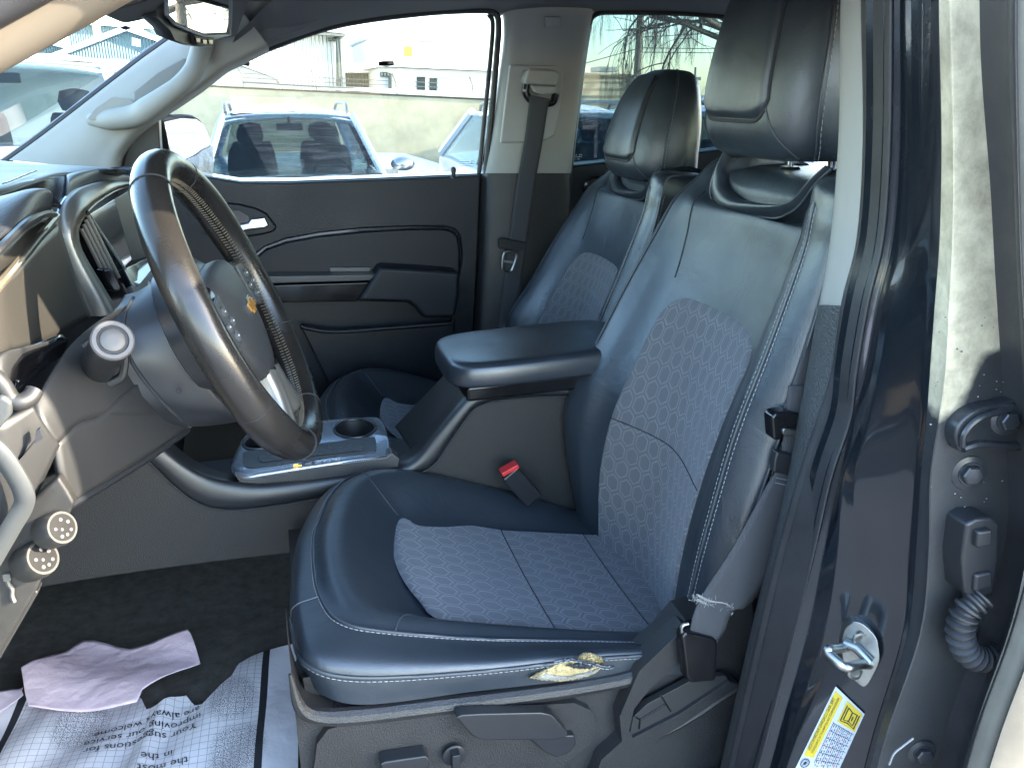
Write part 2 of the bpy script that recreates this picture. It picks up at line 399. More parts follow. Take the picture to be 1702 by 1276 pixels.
    cb.tube(cs.line([(1.05 + 1.9*q, 5.6) for q in np.linspace(0, 1, 10)], .0003, (-1, 0, .4)), .0012, 5, 1)
    cush = cb.build("cushion", [LEATHER, PIPING, THREAD], seat, angle=60)
    # cloth insert of the cushion
    def zc(x): return float(np.interp(x, [.10, .125, .16, .24, .33, .42, .49, .56], [.958, .9625, .957, .930, .901, .882, .868, .858]))
    def cfn(a, q):
        q = 1-q; x = .128 + q*.40
        c = min(1.0, q/.10); wd = .151*(1 - .30*(1-math.sqrt(1-(1-c)**2)))
        ym = 1.069; y = ym + a*wd - .002
        xx = x + .018*a*a*max(0, 1-q/.2) ; d = -.006*(1-a*a) * (1 if q > .1 else q/.1)
        return np.array((xx, y, zc(xx)+d)), np.array((-.0, 0, 1.0))
    fb = MB()
    fabric_patch(fb, cfn, 40, 60, 0, lambda p: (p[1], p[0]), edge=.06)
    for q in (.49, .86):
        fb.tube([cfn(a, 1-q)[0] + np.array((0, 0, .0030)) for a in np.linspace(-.98, .98, 24)], .0009, 5, 1)
    fb.build("seat_insert", [FABRIC, SEAM], seat, angle=80)

    # ---- backrest
    Z = [.80, .90, 1.0, 1.1, 1.2, 1.3, 1.38, 1.43]
    cols = [
        (1.27, [.63, .62, .61, .61, .65, .70, .74, .77], [(.80, 1.46), (.83, 1.485), (.85, 1.47)]),
        (1.318, [.56, .545, .525, .525, .575, .625, .668, .695], [(.725, 1.458), (.755, 1.482), (.80, 1.48)]),
        (1.292, [.50, .487, .467, .467, .521, .572, .618, .648], [(.685, 1.462), (.722, 1.492), (.79, 1.49)]),
        (1.25, [.495, .482, .47, .478, .527, .580, .620, .643], [(.668, 1.455), (.705, 1.484), (.78, 1.485)]),
        (1.20, [.505, .497, .497, .516, .559, .607, .630, .643], [(.664, 1.440), (.69, 1.445), (.77, 1.45)]),
        (1.07, [.525, .53, .542, .557, .584, .619, .645, .656], [(.664, 1.425), (.70, 1.43), (.77, 1.44)]),
        (.925, [.505, .500, .508, .528, .558, .598, .626, .640], [(.652, 1.440), (.68, 1.445), (.75, 1.45)]),
        (.880, [.50, .488, .496, .514, .536, .568, .594, .610], [(.616, 1.465), (.635, 1.497), (.71, 1.50)]),
        (.85, [.49, .478, .488, .506, .528, .560, .584, .597], [(.602, 1.470), (.618, 1.504), (.70, 1.507)]),
        (.812, [.50, .488, .504, .528, .551, .574, .592, .602], [(.606, 1.468), (.622, 1.502), (.70, 1.506)]),
        (.815, [.53, .515, .528, .553, .577, .598, .614, .622], [(.628, 1.462), (.646, 1.494), (.71, 1.50)]),
        (.86, [.63, .62, .62, .63, .65, .68, .70, .72], [(.74, 1.45), (.77, 1.48), (.79, 1.48)]),
    ]
    G = []
    for r in range(len(Z)+3):
        row = []
        for Y, X, top in cols:
            if r < len(Z): row.append((X[r], Y, Z[r]))
            else: row.append((top[r-len(Z)][0], Y if r < len(Z)+1 else Y + (1.067-Y)*(.03 if r < len(Z)+2 else .06), top[r-len(Z)][1]))
        G.append(row)
    bs = Surf(G)
    bb = MB(); bb.grid(bs.dense(9, 8), 0)
    out = (-1, -.4, .3)
    vv = np.linspace(.6, 9.0, 120)
    bb.tube(bs.line([(v, 2.0 - .12) for v in vv], .0008, (-1, .3, .3)), .0022, 6, 1)
    bb.tube(bs.line([(v, 8.0) for v in np.linspace(.6, 8.2, 110)], .0006, out), .0023, 6, 1)
    for c in (7.86, 8.16): bb.dashes(bs.line([(v, c) for v in np.linspace(.6, 8.1, 140)], .0012, out), r=.0006, mi=2)
    bb.tube(bs.line([(v, 9.45) for v in np.linspace(.6, 8.4, 110)], .0008, (-.2, -1, 0)), .0024, 6, 1)
    bb.dashes(bs.line([(v, 9.75) for v in np.linspace(.6, 8.0, 140)], .0012, (0, -1, 0)), r=.0006, mi=2)
    bb.tube(bs.line([(v, 2.28) for v in np.linspace(4.0, 9.2, 60)], .0004, out), .0013, 5, 3)
    # yoke seams from the collar down to the cloth
    for c0, c1 in ((3.55, 3.95), (6.95, 6.35)):
        pth = [(8.1 - 2.9*q, c0 + (c1-c0)*math.sin(q*math.pi/2) if c0 < 5 else c0 + (c1-c0)*q*q) for q in np.linspace(0, 1, 26)]
        bb.tube(bs.line(pth, .0002, out), .0014, 5, 3)
    back = bb.build("backrest", [LEATHER, PIPING, THREAD, SEAM], seat, angle=70)
    # collar round the head restraint's valley
    outer = [at_y(*p) for p in [(1204, 254, 1.215), (1188, 288, 1.215), (1182, 322, 1.21), (1197, 347, 1.17), (1240, 357, 1.10), (1288, 363, 1.03), (1312, 355, .98), (1331, 341, .935), (1358, 305, .895), (1384, 281, .865)]]
    inner = [at_y(*p) for p in [(1216, 262, 1.20), (1206, 288, 1.195), (1211, 312, 1.175), (1234, 330, 1.13), (1258, 336, 1.085), (1284, 340, 1.035), (1304, 340, .99), (1322, 333, .955), (1346, 308, .918), (1372, 284, .888)]]
    O, I = cr(outer, 6), cr(inner, 6)
    cg = []
    for k in range(len(O)):
        o_, i_ = O[k], I[k]; nn = np.array((-.75, -.1, .65)); row = [o_ + np.array((.025, 0, -.016))]
        for q in np.linspace(0, 1, 9):
            row.append(o_ + (i_-o_)*q + nn*(.010*math.sin(q*math.pi)**.7 - .001))
        row.append(i_ + np.array((.03, 0, -.012)))
        cg.append(row)
    clb = MB(); clb.grid(cg, 0)
    clb.tube(O + np.array((-.001, 0, .0)), .0019, 6, 1)
    clb.build("collar", [LEATHER_D, PIPING], seat, angle=80)
    # valley behind the collar
    vb = MB(); vg = []
    for k in range(len(I)):
        p = I[k] + np.array((.006, 0, -.004)); yy = 1.05 + (p[1]-1.05)*.93; zt_ = max(p[2]+.006, 1.486)
        vg.append(cr([p, (p[0]+.004, p[1], p[2]*.5+zt_*.5), (p[0]+.024, yy, zt_), (p[0]+.07, yy, zt_+.004), (.83, yy, 1.488)], 6))
    vb.grid(vg, 0); vb.build("valley_panel", [LEATHER], seat, angle=80)
    # cloth insert of the backrest
    def bfn(a, q):
        v = .35 + q*4.75
        t0 = .84; wd = 1.0 if q < t0 else max(.30, (1-((q-t0)/(1-t0))**2.6)**.55) if q < .999 else .30
        wd *= 1.03
        c = 5.0 + a*wd; vq = v
        return bs.pt(vq, c), bs.nrm(vq, c)
    def bfn2(a, q):
        # arch: rows bend down towards the sides near the top
        k = max(0.0, (q-.72)/.28); c = 5.0 + a*(1.05 if a < 0 else 1.10); v = .35 + q*4.66 - .50*k*abs(a)**6
        return bs.pt(v, c), bs.nrm(v, c)
    fb = MB(); fabric_patch(fb, bfn2, 40, 84, 0, lambda p: (p[1], p[2]*1.05), edge=.05)
    fb.tube([bfn2(a, .545)[0] + bfn2(a, .545)[1]*.0028 for a in np.linspace(-.97, .97, 26)], .0009, 5, 1)
    fb.build("back_insert", [FABRIC, SEAM], seat, angle=80)

    # ---- head restraint
    half = [(0, .612), (.045, .612), (.078, .616), (.104, .632), (.119, .655), (.124, .680), (.117, .725), (.090, .760), (.045, .775)]
    loop = [(y, x) for y, x in half] + [(0, .778)] + [(-y, x) for y, x in half[:0:-1]]
    rows = [(1.510, .55, .50, .040), (1.513, .80, .80, .02), (1.524, .93, .93, .008), (1.545, .985, 1, .0), (1.585, 1.0, .98, -.002), (1.63, .955, .92, .006), (1.672, .87, .81, .014), (1.705, .755, .68, .024), (1.727, .60, .54, .034), (1.739, .40, .36, .042), (1.742, .14, .12, .046)]
    loop = loop[9:] + loop[:10]          # starts and ends at the back; the front's middle is column 9
    hs = Surf([[(.69 + (x-.69)*sx + dx*.6, 1.067 + y*sy, z) for y, x in loop] for z, sy, sx, dx in rows])
    hb = MB(); Gl = np.array(hs.G)[:, :-1]; hb.grid(np.array([cr(r_, 5, True) for r_ in cr(Gl, 5)]), 0, cv=True, caps=True)
    def hline(rc, off): return np.array([hs.pt(r, c) + hs.nrm(r, c, (hs.pt(r, c)-np.array((.70, 1.067, 1.62))))*off for r, c in rc])
    for sg in (-1, 1):
        pth = [(1.2 + 8.2*q, 9 + sg*4.35) for q in np.linspace(0, 1, 60)]
        hb.tube(hline(pth, .0004), .0017, 5, 1)
        hb.dashes(hline([(r, c + sg*.22) for r, c in pth], .0010), r=.0006, mi=2)
        hb.tube(hline([(3.5 - 2.2*q, 9 + sg*(1.95 + 1.5*q)) for q in np.linspace(0, 1, 10)], .0003), .0014, 5, 1)
    def hfn(a_, q):
        k = max(0.0, 1-q/.16); r = 3.15 + 5.0*q + .55*k*abs(a_)**7 - .5*max(0, (q-.8)/.2)*abs(a_)**3; c = 9 + a_*2.05*(1 - .10*q)
        return hs.pt(r, c), hs.nrm(r, c, hs.pt(r, c)-np.array((.70, 1.067, 1.62)))
    fabric_patch(hb, hfn, 30, 50, 0, lambda p: (p[1], p[2]), edge=.12, lift=.0065, low=True)
    edge_ = [hfn(-1, q) for q in np.linspace(.98, 0, 30)] + [hfn(a_, 0) for a_ in np.linspace(-1, 1, 24)] + [hfn(1, q) for q in np.linspace(0, .98, 30)]
    hb.tube([p + n_*.0002 for p, n_ in edge_], .0022, 6, 3)
    head = hb.build("headrest", [LEATHER, PIPING, THREAD, SEAM], seat, angle=80)
    pb = MB()
    for y in (1.015, 1.119):
        pb = MB(); pb.tube([(.735, y, 1.56), (.745, y, 1.47), (.75, y, 1.44)], .0065, 12, 0); pb.build("headrest_post", [CHROME], seat)
        gb = MB(); gb.lathe([(.004, .008), (.013, .008), (.017, .003), (.018, -.004)], (.744, y, 1.486), (0, 0, 1), 16); gb.build("post_guide", [PLASTIC_S], seat)
    return seat, cush, back, head

driver_seat, d_cush, d_back, d_head = make_seat()
driver_seat["label"] = "front seat with torn foam showing at its cushion's near corner"
def copy_tree(o, parent, skip=()):
    c = o.copy(); COL.objects.link(c); c.parent = parent
    for ch in list(o.children):
        if ch.name.split('.')[0] not in skip: copy_tree(ch, c, skip)
    return c
pass_seat = copy_tree(driver_seat, truck)
pass_seat.location = (.066, .683, -.045)
d_head.scale = (1, 1, 1.28); d_head.location = (0, 0, -1.51*.28)
pass_seat["label"] = "passenger front seat beyond the console armrest"
for ch in pass_seat.children:
    if ch.name.startswith(("backrest", "collar", "valley", "back_insert", "headrest", "post_guide")):
        th_ = math.radians(4.5); R_ = Matrix.Rotation(th_, 3, 'Y'); piv = Vector((.52, 0, .90)); ch.rotation_euler = (0, th_, 0)
        ch.location = piv - R_ @ piv + (Vector((.004, 0, -.038)) if ch.name.startswith("headrest") and "post" not in ch.name else Vector())

# things only the near seat shows: adjuster lever, lumbar knob, slide switch, torn cover, pocket plate
lv = MB()
blade = [(758, 1192), (768, 1188), (800, 1186), (900, 1184), (918, 1188), (945, 1218), (940, 1226), (920, 1229), (800, 1230), (784, 1222)]
lv.prism([at_y(x, y, .778) for x, y in blade], (0, .016, 0), 0)
lv.prism([at_y(x, y, .790) for x, y in [(875, 1222), (955, 1222), (958, 1236), (946, 1252), (925, 1258), (905, 1250)]], (0, .014, 0), 0)
lv.box(at_y(777, 1186, .785), .006, .006, .010)
lv.build("recliner_lever", [PLASTIC_S], driver_seat, bevel=.002)
kb = MB(); kc = at_y(754, 1252, .795)
kb.lathe([(.013, 0), (.0145, .002), (.0145, .004), (.011, .005)], kc, (0, -1, 0), 24)
kb.box(kc + np.array((0, -.010, .0)), .010, .014, .024)
kb.build("lumbar_switch", [PLASTIC_S], driver_seat, bevel=.0015)
sb = MB(); sb.prism([at_y(x, y, .780) for x, y in [(632, 1270), (640, 1266), (708, 1256), (714, 1262), (712, 1300), (640, 1300)]], (0, .02, 0))
sb.build("slide_switch", [PLASTIC_S], driver_seat, bevel=.002)
pk = MB(); pk.prism([at_y(x, y, .7955) for x, y in [(1046, 1222), (1052, 1192), (1075, 1170), (1150, 1130), (1206, 1122), (1212, 1132), (1130, 1184), (1060, 1222)]], (0, .01, 0), 0)
for a_, b_ in (((1055, 1190), (1064, 1196)), ((1064, 1196), (1062, 1211)), ((1064, 1196), (1105, 1170)), ((1098, 1155), (1115, 1182))):
    pk.tube([at_y(*a_, .7945), at_y(*b_, .7945)], .0013, 5, 1)
pk.build("pocket_plate", [PLASTIC_G, BLACK_GLOSS], driver_seat, bevel=.001)
# torn cover: foam and backing showing at the seam
tb = MB()
def rag(px, Y, mi, seed, amp=.0022, n=46, m=14):
    rs_ = np.random.RandomState(seed); xs_ = [p[0] for p in px]; G = []
    for x in np.linspace(min(xs_)+.4, max(xs_)-.4, n):
        ys_ = []
        for k in range(len(px)):
            (xa, ya), (xb, yb) = px[k], px[(k+1) % len(px)]
            if (xa-x)*(xb-x) <= 0 and xa != xb: ys_.append(ya + (yb-ya)*(x-xa)/(xb-xa))
        a_, b_ = min(ys_) + rs_.uniform(-1.6, 1.2), max(ys_) + rs_.uniform(-1.0, 1.8); row = []
        for q in np.linspace(0, 1, m):
            e = math.sin(q*math.pi); row.append(at_y(x + rs_.uniform(-.3, .3), a_+(b_-a_)*q, Y + .006*(1-e**.5) - rs_.uniform(0, amp)*e))
        G.append(row)
    tb.grid(G, mi)
rag([(880, 1126), (904, 1112), (930, 1100), (955, 1095), (985, 1099), (1003, 1105), (988, 1119), (958, 1128), (930, 1131), (902, 1129)], .7975, 0, 1)
rag([(886, 1127), (905, 1116), (925, 1121), (952, 1122), (985, 1112), (998, 1109), (985, 1121), (940, 1130), (910, 1130)], .7955, 1, 2, .0014)
rag([(930, 1097), (958, 1092), (970, 1084), (986, 1084), (1000, 1092), (1004, 1102), (985, 1101), (960, 1098)], .7985, 0, 3, .004)
rag([(940, 1105), (960, 1099), (978, 1100), (992, 1107), (978, 1113), (956, 1112)], .7945, 2, 4, .001)
edge_l = cr([at_y(x, y, .794) for x, y in [(920, 1099), (945, 1095), (965, 1097), (985, 1102), (1004, 1108), (1020, 1106)]], 6)
tb.tube(edge_l + np.random.RandomState(3).normal(0, .0006, edge_l.shape), .0017, 6, 2)
tb.dashes(edge_l + np.array((0, -.0015, -.002)), r=.0007, mi=3)
tb.build("torn_seam", [FOAM, SCRIM, LEATHER_D, THREAD], driver_seat, angle=30)
# ------------------------------------------------------------------ cab shell
def px_rows(px, ys):
    px = sorted(px, key=lambda p: p[1]); return [float(np.interp(y, [p[1] for p in px], [p[0] for p in px])) for y in ys]
# roof: headliner inside, skin outside
sec = [(.655, 1.705), (.70, 1.745), (.80, 1.775), (1.0, 1.795), (1.40, 1.803), (1.80, 1.797), (2.0, 1.785)]
rb = MB()
xs = [-.16, -.02, .3, .7, 1.2, 1.7, 2.05]; dz = [-.05, -.012, .0, .0, -.005, -.015, -.03]
G = [[(x, y, z + d*(1 if 0 < i < 6 else 1)) for i, (y, z) in enumerate(sec)] for x, d in zip(xs, dz)]
rb.grid(Surf(G).dense(4, 5), 0)
roof = rb.build("roof", [HEADLINER], truck, angle=80)
ob = MB()
G2 = [[(x, y + (-.02 if y < 1.4 else .10)*abs(y-1.4)/.7, z + .045 + d) for y, z in sec] + [(x, 2.20, 1.825 + d)] for x, d in zip(xs, dz)]
ob.grid(Surf(G2).dense(3, 4), 0); ob.build("roof_skin", [PAINT], roof, angle=80)
# headliner rail above the side windows (far side)
lo = [(372, 110), (416, 93), (450, 76), (505, 56), (560, 40), (640, 27), (700, 21), (760, 17), (812, 15), (840, 22), (900, 20), (985, 19), (1060, 18), (1130, 20), (1195, 25), (1300, 34)]
lo3 = [at_y(x, y, 2.12) for x, y in lo]; mid3 = [p + np.array((0, -.035, .004)) for p in lo3]
top3 = [np.array((p[0], 1.88, 1.802)) for p in lo3]
for k in range(3): top3[k] = at_y(*[(392, 60), (418, 35), (447, 5)][k], 2.0)
out3 = [p + np.array((0, .09, .0)) for p in lo3]
railb = MB(); railb.grid(np.swapaxes(cr(np.swapaxes(cr([out3, lo3, mid3, top3], 5), 0, 1), 5), 0, 1), 0)
railb.build("roof_rail_trim", [HEADLINER], truck, angle=80)
# windscreen header
hd = MB()
hp = [at_y(285, 62, 1.98), at_y(262, 20, 1.75), np.array((-.20, 1.40, 1.752)), np.array((-.20, 1.0, 1.745)), np.array((-.15, .70, 1.68))]
hq = [at_y(392, 60, 2.0), np.array((.0, 1.9, 1.785)), np.array((-.02, 1.4, 1.795)), np.array((-.02, 1.0, 1.785)), np.array((-.02, .66, 1.71))]
hm = [(a*.6+b*.4) + np.array((0, 0, -.01)) for a, b in zip(hp, hq)]
hd.grid(np.swapaxes(cr(np.swapaxes(cr([[p + np.array((-.03, 0, .05)) for p in hp], hp, hm, hq], 5), 0, 1), 6), 0, 1))
hd.build("windscreen_header", [HEADLINER], truck, angle=80)

# far A-pillar with its grab handle
e1 = [(12, 266), (60, 232), (115, 190), (175, 143), (235, 97), (287, 60), (335, 24), (375, -8)]
e2 = [(192, 283), (197, 258), (213, 234), (236, 210), (262, 192), (294, 172), (330, 148), (376, 112), (416, 92), (446, 77)]
A = resample([at_y(x, y, 2.06) for x, y in e1], 14)
B = resample([at_y(x, y, 2.03) for x, y in e2], 14)
pl = MB(); rows = []
for k in range(14):
    a, b = A[k], B[k]; nn = np.array((.12, -1.0, .05)); row = [a + np.array((-.01, .05, .0)), a]
    for q in (.2, .4, .6, .8): row.append(a + (b-a)*q + nn*.020*math.sin(q*math.pi)**.8)
    row += [b, b + np.array((.0, .06, -.01))]; rows.append(row)
pl.grid(Surf(rows).dense(4, 5), 0)
pill = pl.build("pillar_trim", [TRIM_LIGHT], truck, angle=80)
hb = MB()
hpts = [(150, 199, 2.035), (182, 199, 2.01), (226, 192, 1.985), (250, 178, 1.965), (280, 157, 1.955), (304, 138, 1.955), (321, 118, 1.965), (330, 96, 1.985), (338, 74, 2.01), (344, 62, 2.03)]
HP = cr([at_y(*p) for p in hpts], 8); nH = len(HP)
rr = np.interp(np.linspace(0, 1, nH), [0, .12, .3, .5, .75, .9, 1], [.012, .022, .024, .019, .020, .023, .016])
hb.tube(HP, rr, 16, 0, flat=1.0)
# cover flap of the handle's lower end and the shallow recess behind the bar
fl = [(144, 199), (160, 180), (186, 162), (192, 161), (214, 165), (232, 177), (236, 184), (222, 191), (190, 199)]
hb.prism([at_y(x, y, 2.004) for x, y in fl], (0, .012, 0), 0)
hb.build("grab_handle", [TRIM_LIGHT], pill, angle=70)
rc = MB(); rc.prism([at_y(x, y, 2.012) for x, y in [(222, 152), (262, 120), (305, 96), (313, 104), (312, 122), (285, 148), (250, 172), (235, 178), (222, 166)]], (0, .01, 0))
rc.build("handle_recess", [M("shaded_recess_trim", (.20, .20, .195), .7)], pill, bevel=.003)  # darker than the pillar trim: the recess's shade is put into its colour
ws = MB(); ws.tube(cr([at_y(x, y, 2.065) for x, y in [(-20, 288)] + e1], 5), .0085, 8, 0)
ws.build("windscreen_seal", [RUBBER], truck)

fp = MB(); fp.prism([at_y(x, y, 2.05) for x, y in [(318, 30), (372, -30), (560, -40), (540, 30), (500, 50), (447, 68), (408, 90)]], (0, .03, 0)); fp.build("header_corner", [HEADLINER], truck, bevel=.004)
# near A-pillar (a slice of it shows in the upper left corner)
na = MB(); a0 = [np.array((-.62, .70, 1.40)), np.array((-.36, .70, 1.525)), np.array((-.145, .70, 1.635)), np.array((-.02, .68, 1.70))]
rows = []
for p in a0: rows.append([p + np.array((-.03, .075, .030)), p + np.array((-.005, .06, .014)), p + np.array((.006, .03, -.002)), p + np.array((.004, .0, .0)), p + np.array((-.004, -.02, .022)), p + np.array((-.03, -.03, .05))])
na.grid(Surf(rows).dense(5, 4), 0); na.build("pillar_trim", [M("beige_pillar_trim", (.15, .128, .10), .6, bump=('noise', 900, .12, .0004))], truck, angle=80)
ns = MB(); ns.tube(cr([p + np.array((.008, -.028, .030)) for p in a0], 5), .013, 10); ns.build("door_seal", [RUBBER], truck)

# glass
gm = MB(); gm.grid([[(-.02-.17, .74, 1.72), (-.20, 1.4, 1.77), (-.19, 2.03, 1.70)], [(-.50, .72, 1.53), (-.54, 1.4, 1.56), (-.49, 2.08, 1.53)], [(-.98, .68, 1.28), (-1.06, 1.4, 1.29), (-.98, 2.12, 1.28)]])
gm.build("windscreen", [glass_mat("windscreen_glass", (.66, .72, .69), refl=.15)], truck)
cw = MB(); cw.box((-1.0, 1.4, 1.20), .25, 1.6, .10); cw.build("cowl", [PLASTIC], truck, bevel=.01)

# ------------------------------------------------------------------ far front door
dr = MB()
dbase = [(190, 262), (232, 282), (312, 287), (400, 301), (480, 301), (640, 295), (802, 288), (797, 420), (787, 540), (775, 660), (760, 780), (190, 780)]
dr.prism([at_y(x, y, 2.125) for x, y in dbase], (0, .08, 0), 0)
door = dr.build("front_door", [PAINT], truck, bevel=.006)
DOORP = M("door_plastic", (.0065, .009, .013), .45, spec=.4, bump=('vor', 480, .3, .001), rvar=(6, .05))
DOORS = M("door_soft_panel", (.0065, .009, .0135), .5, spec=.4, bump=('noise', 700, .15, .0006))
up = MB()
upper = [(190, 266), (232, 282), (312, 289), (350, 295), (400, 303), (480, 304), (640, 298), (799, 291), (795, 400), (787, 560), (779, 690), (770, 780), (700, 780), (745, 560), (760, 470), (768, 440), (769, 420), (765, 392), (756, 381), (740, 377), (678, 377), (603, 380), (529, 388), (475, 398), (440, 411), (414, 432), (385, 468), (190, 520)]
up.prism([at_y(x, y, 2.106) for x, y in upper], (0, .02, 0), 0)
up.build("door_panel", [DOORP], door, bevel=.005, seg=3)
ins = MB(); ip = [(392, 470), (418, 436), (442, 415), (476, 403), (530, 393), (604, 385), (678, 381), (738, 381), (752, 384), (761, 394), (765, 420), (764, 460), (420, 462)]
G = []
ins.prism([at_y(x, y, 2.112) for x, y in ip], (0, .03, 0), 0)
ins.build("soft_insert", [DOORS], door, bevel=.006, seg=4)
lw = MB(); lw.prism([at_y(x, y, 2.115) for x, y in [(380, 455), (765, 447), (772, 560), (768, 780), (300, 780), (330, 520)]], (0, .02, 0)); lw.build("lower_panel", [DOORP], door, bevel=.003)
ar = MB(); ar.prism([at_y(x, y, 2.055) for x, y in [(632, 443), (700, 447), (765, 452), (764, 490), (757, 529), (704, 530), (690, 512), (680, 504), (593, 502), (617, 467)]], (0, .07, 0)); ar.build("armrest", [DOORS], door, bevel=.012, seg=4)
br = MB()
br.prism([at_y(x, y, 2.062) for x, y in [(400, 461), (429, 459), (624, 456), (616, 467), (434, 472), (400, 474)]], (0, .05, 0))
br.build("pull_bar", [M("bar_plastic", (.05, .052, .055), .3)], door, bevel=.003, seg=3)
br = MB(); br.prism([at_y(x, y, 2.068) for x, y in [(404, 476), (436, 474), (614, 469), (593, 501), (454, 503), (404, 506)]], (0, .05, 0)); br.build("switch_panel", [BLACK_GLOSS], door, bevel=.003)
br = MB(); br.prism([at_y(x, y, 2.098) for x, y in [(547, 445), (617, 444.5), (615, 451), (550, 452)]], (0, .02, 0)); br.build("reflector_slot", [M("slot_plastic", (.09, .09, .095), .4)], door, bevel=.001)
pk = MB()
lip = cr([at_y(x, y, 2.062) for x, y in [(499, 541), (515, 546), (558, 551), (648, 545), (752, 537)]], 6); pk.tube(lip, .006, 8)
pk.prism([at_y(x, y, 2.07) for x, y in [(501, 543), (558, 552), (648, 546), (754, 538), (752, 690), (640, 720), (575, 690)]], (0, .04, 0))
pk.build("map_pocket", [DOORP], door, bevel=.006, seg=3)
bz = MB()
hz = [(330, 334), (360, 335), (400, 340), (425, 346), (443, 355), (455, 370), (461, 378), (455, 386), (436, 391), (395, 397), (350, 400)]
bz.prism([at_y(x, y, 2.092) for x, y in hz], (0, .02, 0), 0)
bez = bz.build("handle_bezel", [DOORP], door, bevel=.006, seg=3)
cv = MB(); cv.prism([at_y(x, y, 2.0905) for x, y in [(330, 345), (362, 347), (398, 350), (412, 358), (419, 372), (400, 380), (340, 384)]], (0, .004, 0)); cv.build("handle_cup", [BLACK_GLOSS], bez, bevel=.001)
hh = MB(); hh.prism([at_y(x, y, 2.074) for x, y in [(340, 384), (380, 378), (413, 371), (418, 364), (440, 361), (447, 375), (440, 379), (412, 382), (398, 386), (340, 390)]], (0, .012, 0)); hh.build("door_handle", [CHROME], bez, bevel=.003, seg=3)
ln = MB(); ln.tube([at_y(499, 544, 2.112), at_y(540, 594, 2.112), at_y(580, 640, 2.112)], .002, 5); ln.build("panel_joint", [SEAM], door)
lk = MB(); c0 = at_y(754, 296, 2.112); lk.lathe([(.011, 0), (.010, .004), (.0055, .006), (.0055, .010), (.0065, .016), (.006, .024), (.003, .027)], c0, (0, 0, 1), 16); lk.build("lock_button", [PLASTIC_S], door)
# sail panel by the mirror
sp_ = MB(); sp_.prism([at_y(x, y, 2.10) for x, y in [(199, 300), (201, 262), (214, 236), (236, 212), (261, 194), (264, 200), (266, 240), (270, 292)]], (0, .05, 0)); sp_.build("sail_panel", [PLASTIC_S], door, bevel=.004)
sq = MB(); sq.tube(cr([at_y(x, y, 2.095) for x, y in [(197, 310), (198, 275), (204, 250), (217, 229), (238, 208), (264, 190)]], 6), .010, 8); sq.build("window_seal", [RUBBER], door)
# window frame, seals, pane
fr = MB()
fr.tube(cr([at_y(x, y, 2.125) for x, y in [(372, 113), (450, 79), (560, 42), (700, 22), (800, 17), (822, 22), (829, 40), (826, 90), (818, 180), (806, 300)]], 6), .008, 8)
fr.tube(cr([at_y(x, y, 2.15) for x, y in [(812, 24), (819, 40), (815, 100), (806, 190), (795, 300)]], 6), .006, 8)
fr.build("window_seal", [RUBBER], door)
pn = MB(); pn.prism([at_y(x, y, 2.165) for x, y in [(258, 310), (258, 190), (330, 140), (450, 70), (560, 32), (700, 12), (822, 10), (828, 40), (800, 310)]], (0, .004, 0)); pane = pn.build("window_pane", [GLASS], door)
mk = MB()
def etched(px0, rows, Y, mb):
    x0, y0 = px0
    mb.tube([at_y(*q, Y) for q in [(x0, y0), (x0+4, y0), (x0+4, y0+4), (x0, y0+4), (x0, y0)]], .0008, 4)
    for k, (dx, w_) in enumerate(rows):
        x = x0 + dx
        while x < x0 + dx + w_:
            L_ = random.choice((2.0, 3.2, 4.5)); mb.tube([at_y(x, y0+1+k*3.4, Y), at_y(x+L_, y0+1+k*3.4, Y)], .0008, 4); x += L_ + 1.2
etched((784, 268), [(-20, 17), (-22, 22), (-18, 20)], 2.160, mk)
mk.build("etched_mark", [M("etching", (.3, .32, .33), .6)], pane)

# far door mirror outside
mm = MB()
mo = [(262, 196), (290, 190), (318, 192), (332, 204), (341, 226), (350, 252), (352, 275), (330, 287), (280, 290)]
MC = np.mean([at_y(x, y, 2.36) for x, y in mo], 0)
rows = []
for q, dy in ((.55, .10), (.85, .085), (1.0, .05), (1.0, .0), (.93, -.012), (.90, -.004)):
    rows.append(cr([MC + (at_y(x, y, 2.36)-MC)*q + np.array((-.06, .0, 0))*(dy*8) + np.array((0, dy*.6, 0)) for x, y in mo], 4, True))
SK = lambda p: np.array((p[0], p[1] + 1.1*(p[0]-MC[0]), p[2]))
mm.grid([[SK(p) for p in r_] for r_ in rows], 0, cv=True, caps=True)
mir = mm.build("door_mirror", [PLASTIC], truck, angle=50)
mg = MB(); mg.prism([SK(MC + (at_y(x, y, 2.36)-MC)*.86) + np.array((.012, -.010, 0)) for x, y in mo], (-.004, .006, 0)); mg.build("mirror_glass", [M("mirror_silver", (.9, .9, .9), .02, 1.0)], mir)
SNOW = M("snow", (.86, .87, .89), .75, bump=('noise', 45, .5, .02), var=(6, .04))
sn = MB()
rs = np.random.RandomState(3)
G = [[MC + np.array((.015, -.02, 0)) + (at_y(262 + 82*(i/10), 288 - (52*(i/10)*(1-j/6) if j else 0) - 3 + 12*(j/6), 2.36)-MC) + np.array((0, -.02*math.sin(j/6*math.pi), .006*rs.rand())) for j in range(7)] for i in range(11)]
sn.grid([[SK(p) for p in r_] for r_ in G], 0); tag(sn.build("snow_cap", [SNOW], mir), "snow stuck on the mirror glass")
ma = MB(); ma.box(at_y(258, 282, 2.25), .05, .18, .06); ma.build("mirror_arm", [PLASTIC], mir, bevel=.01)

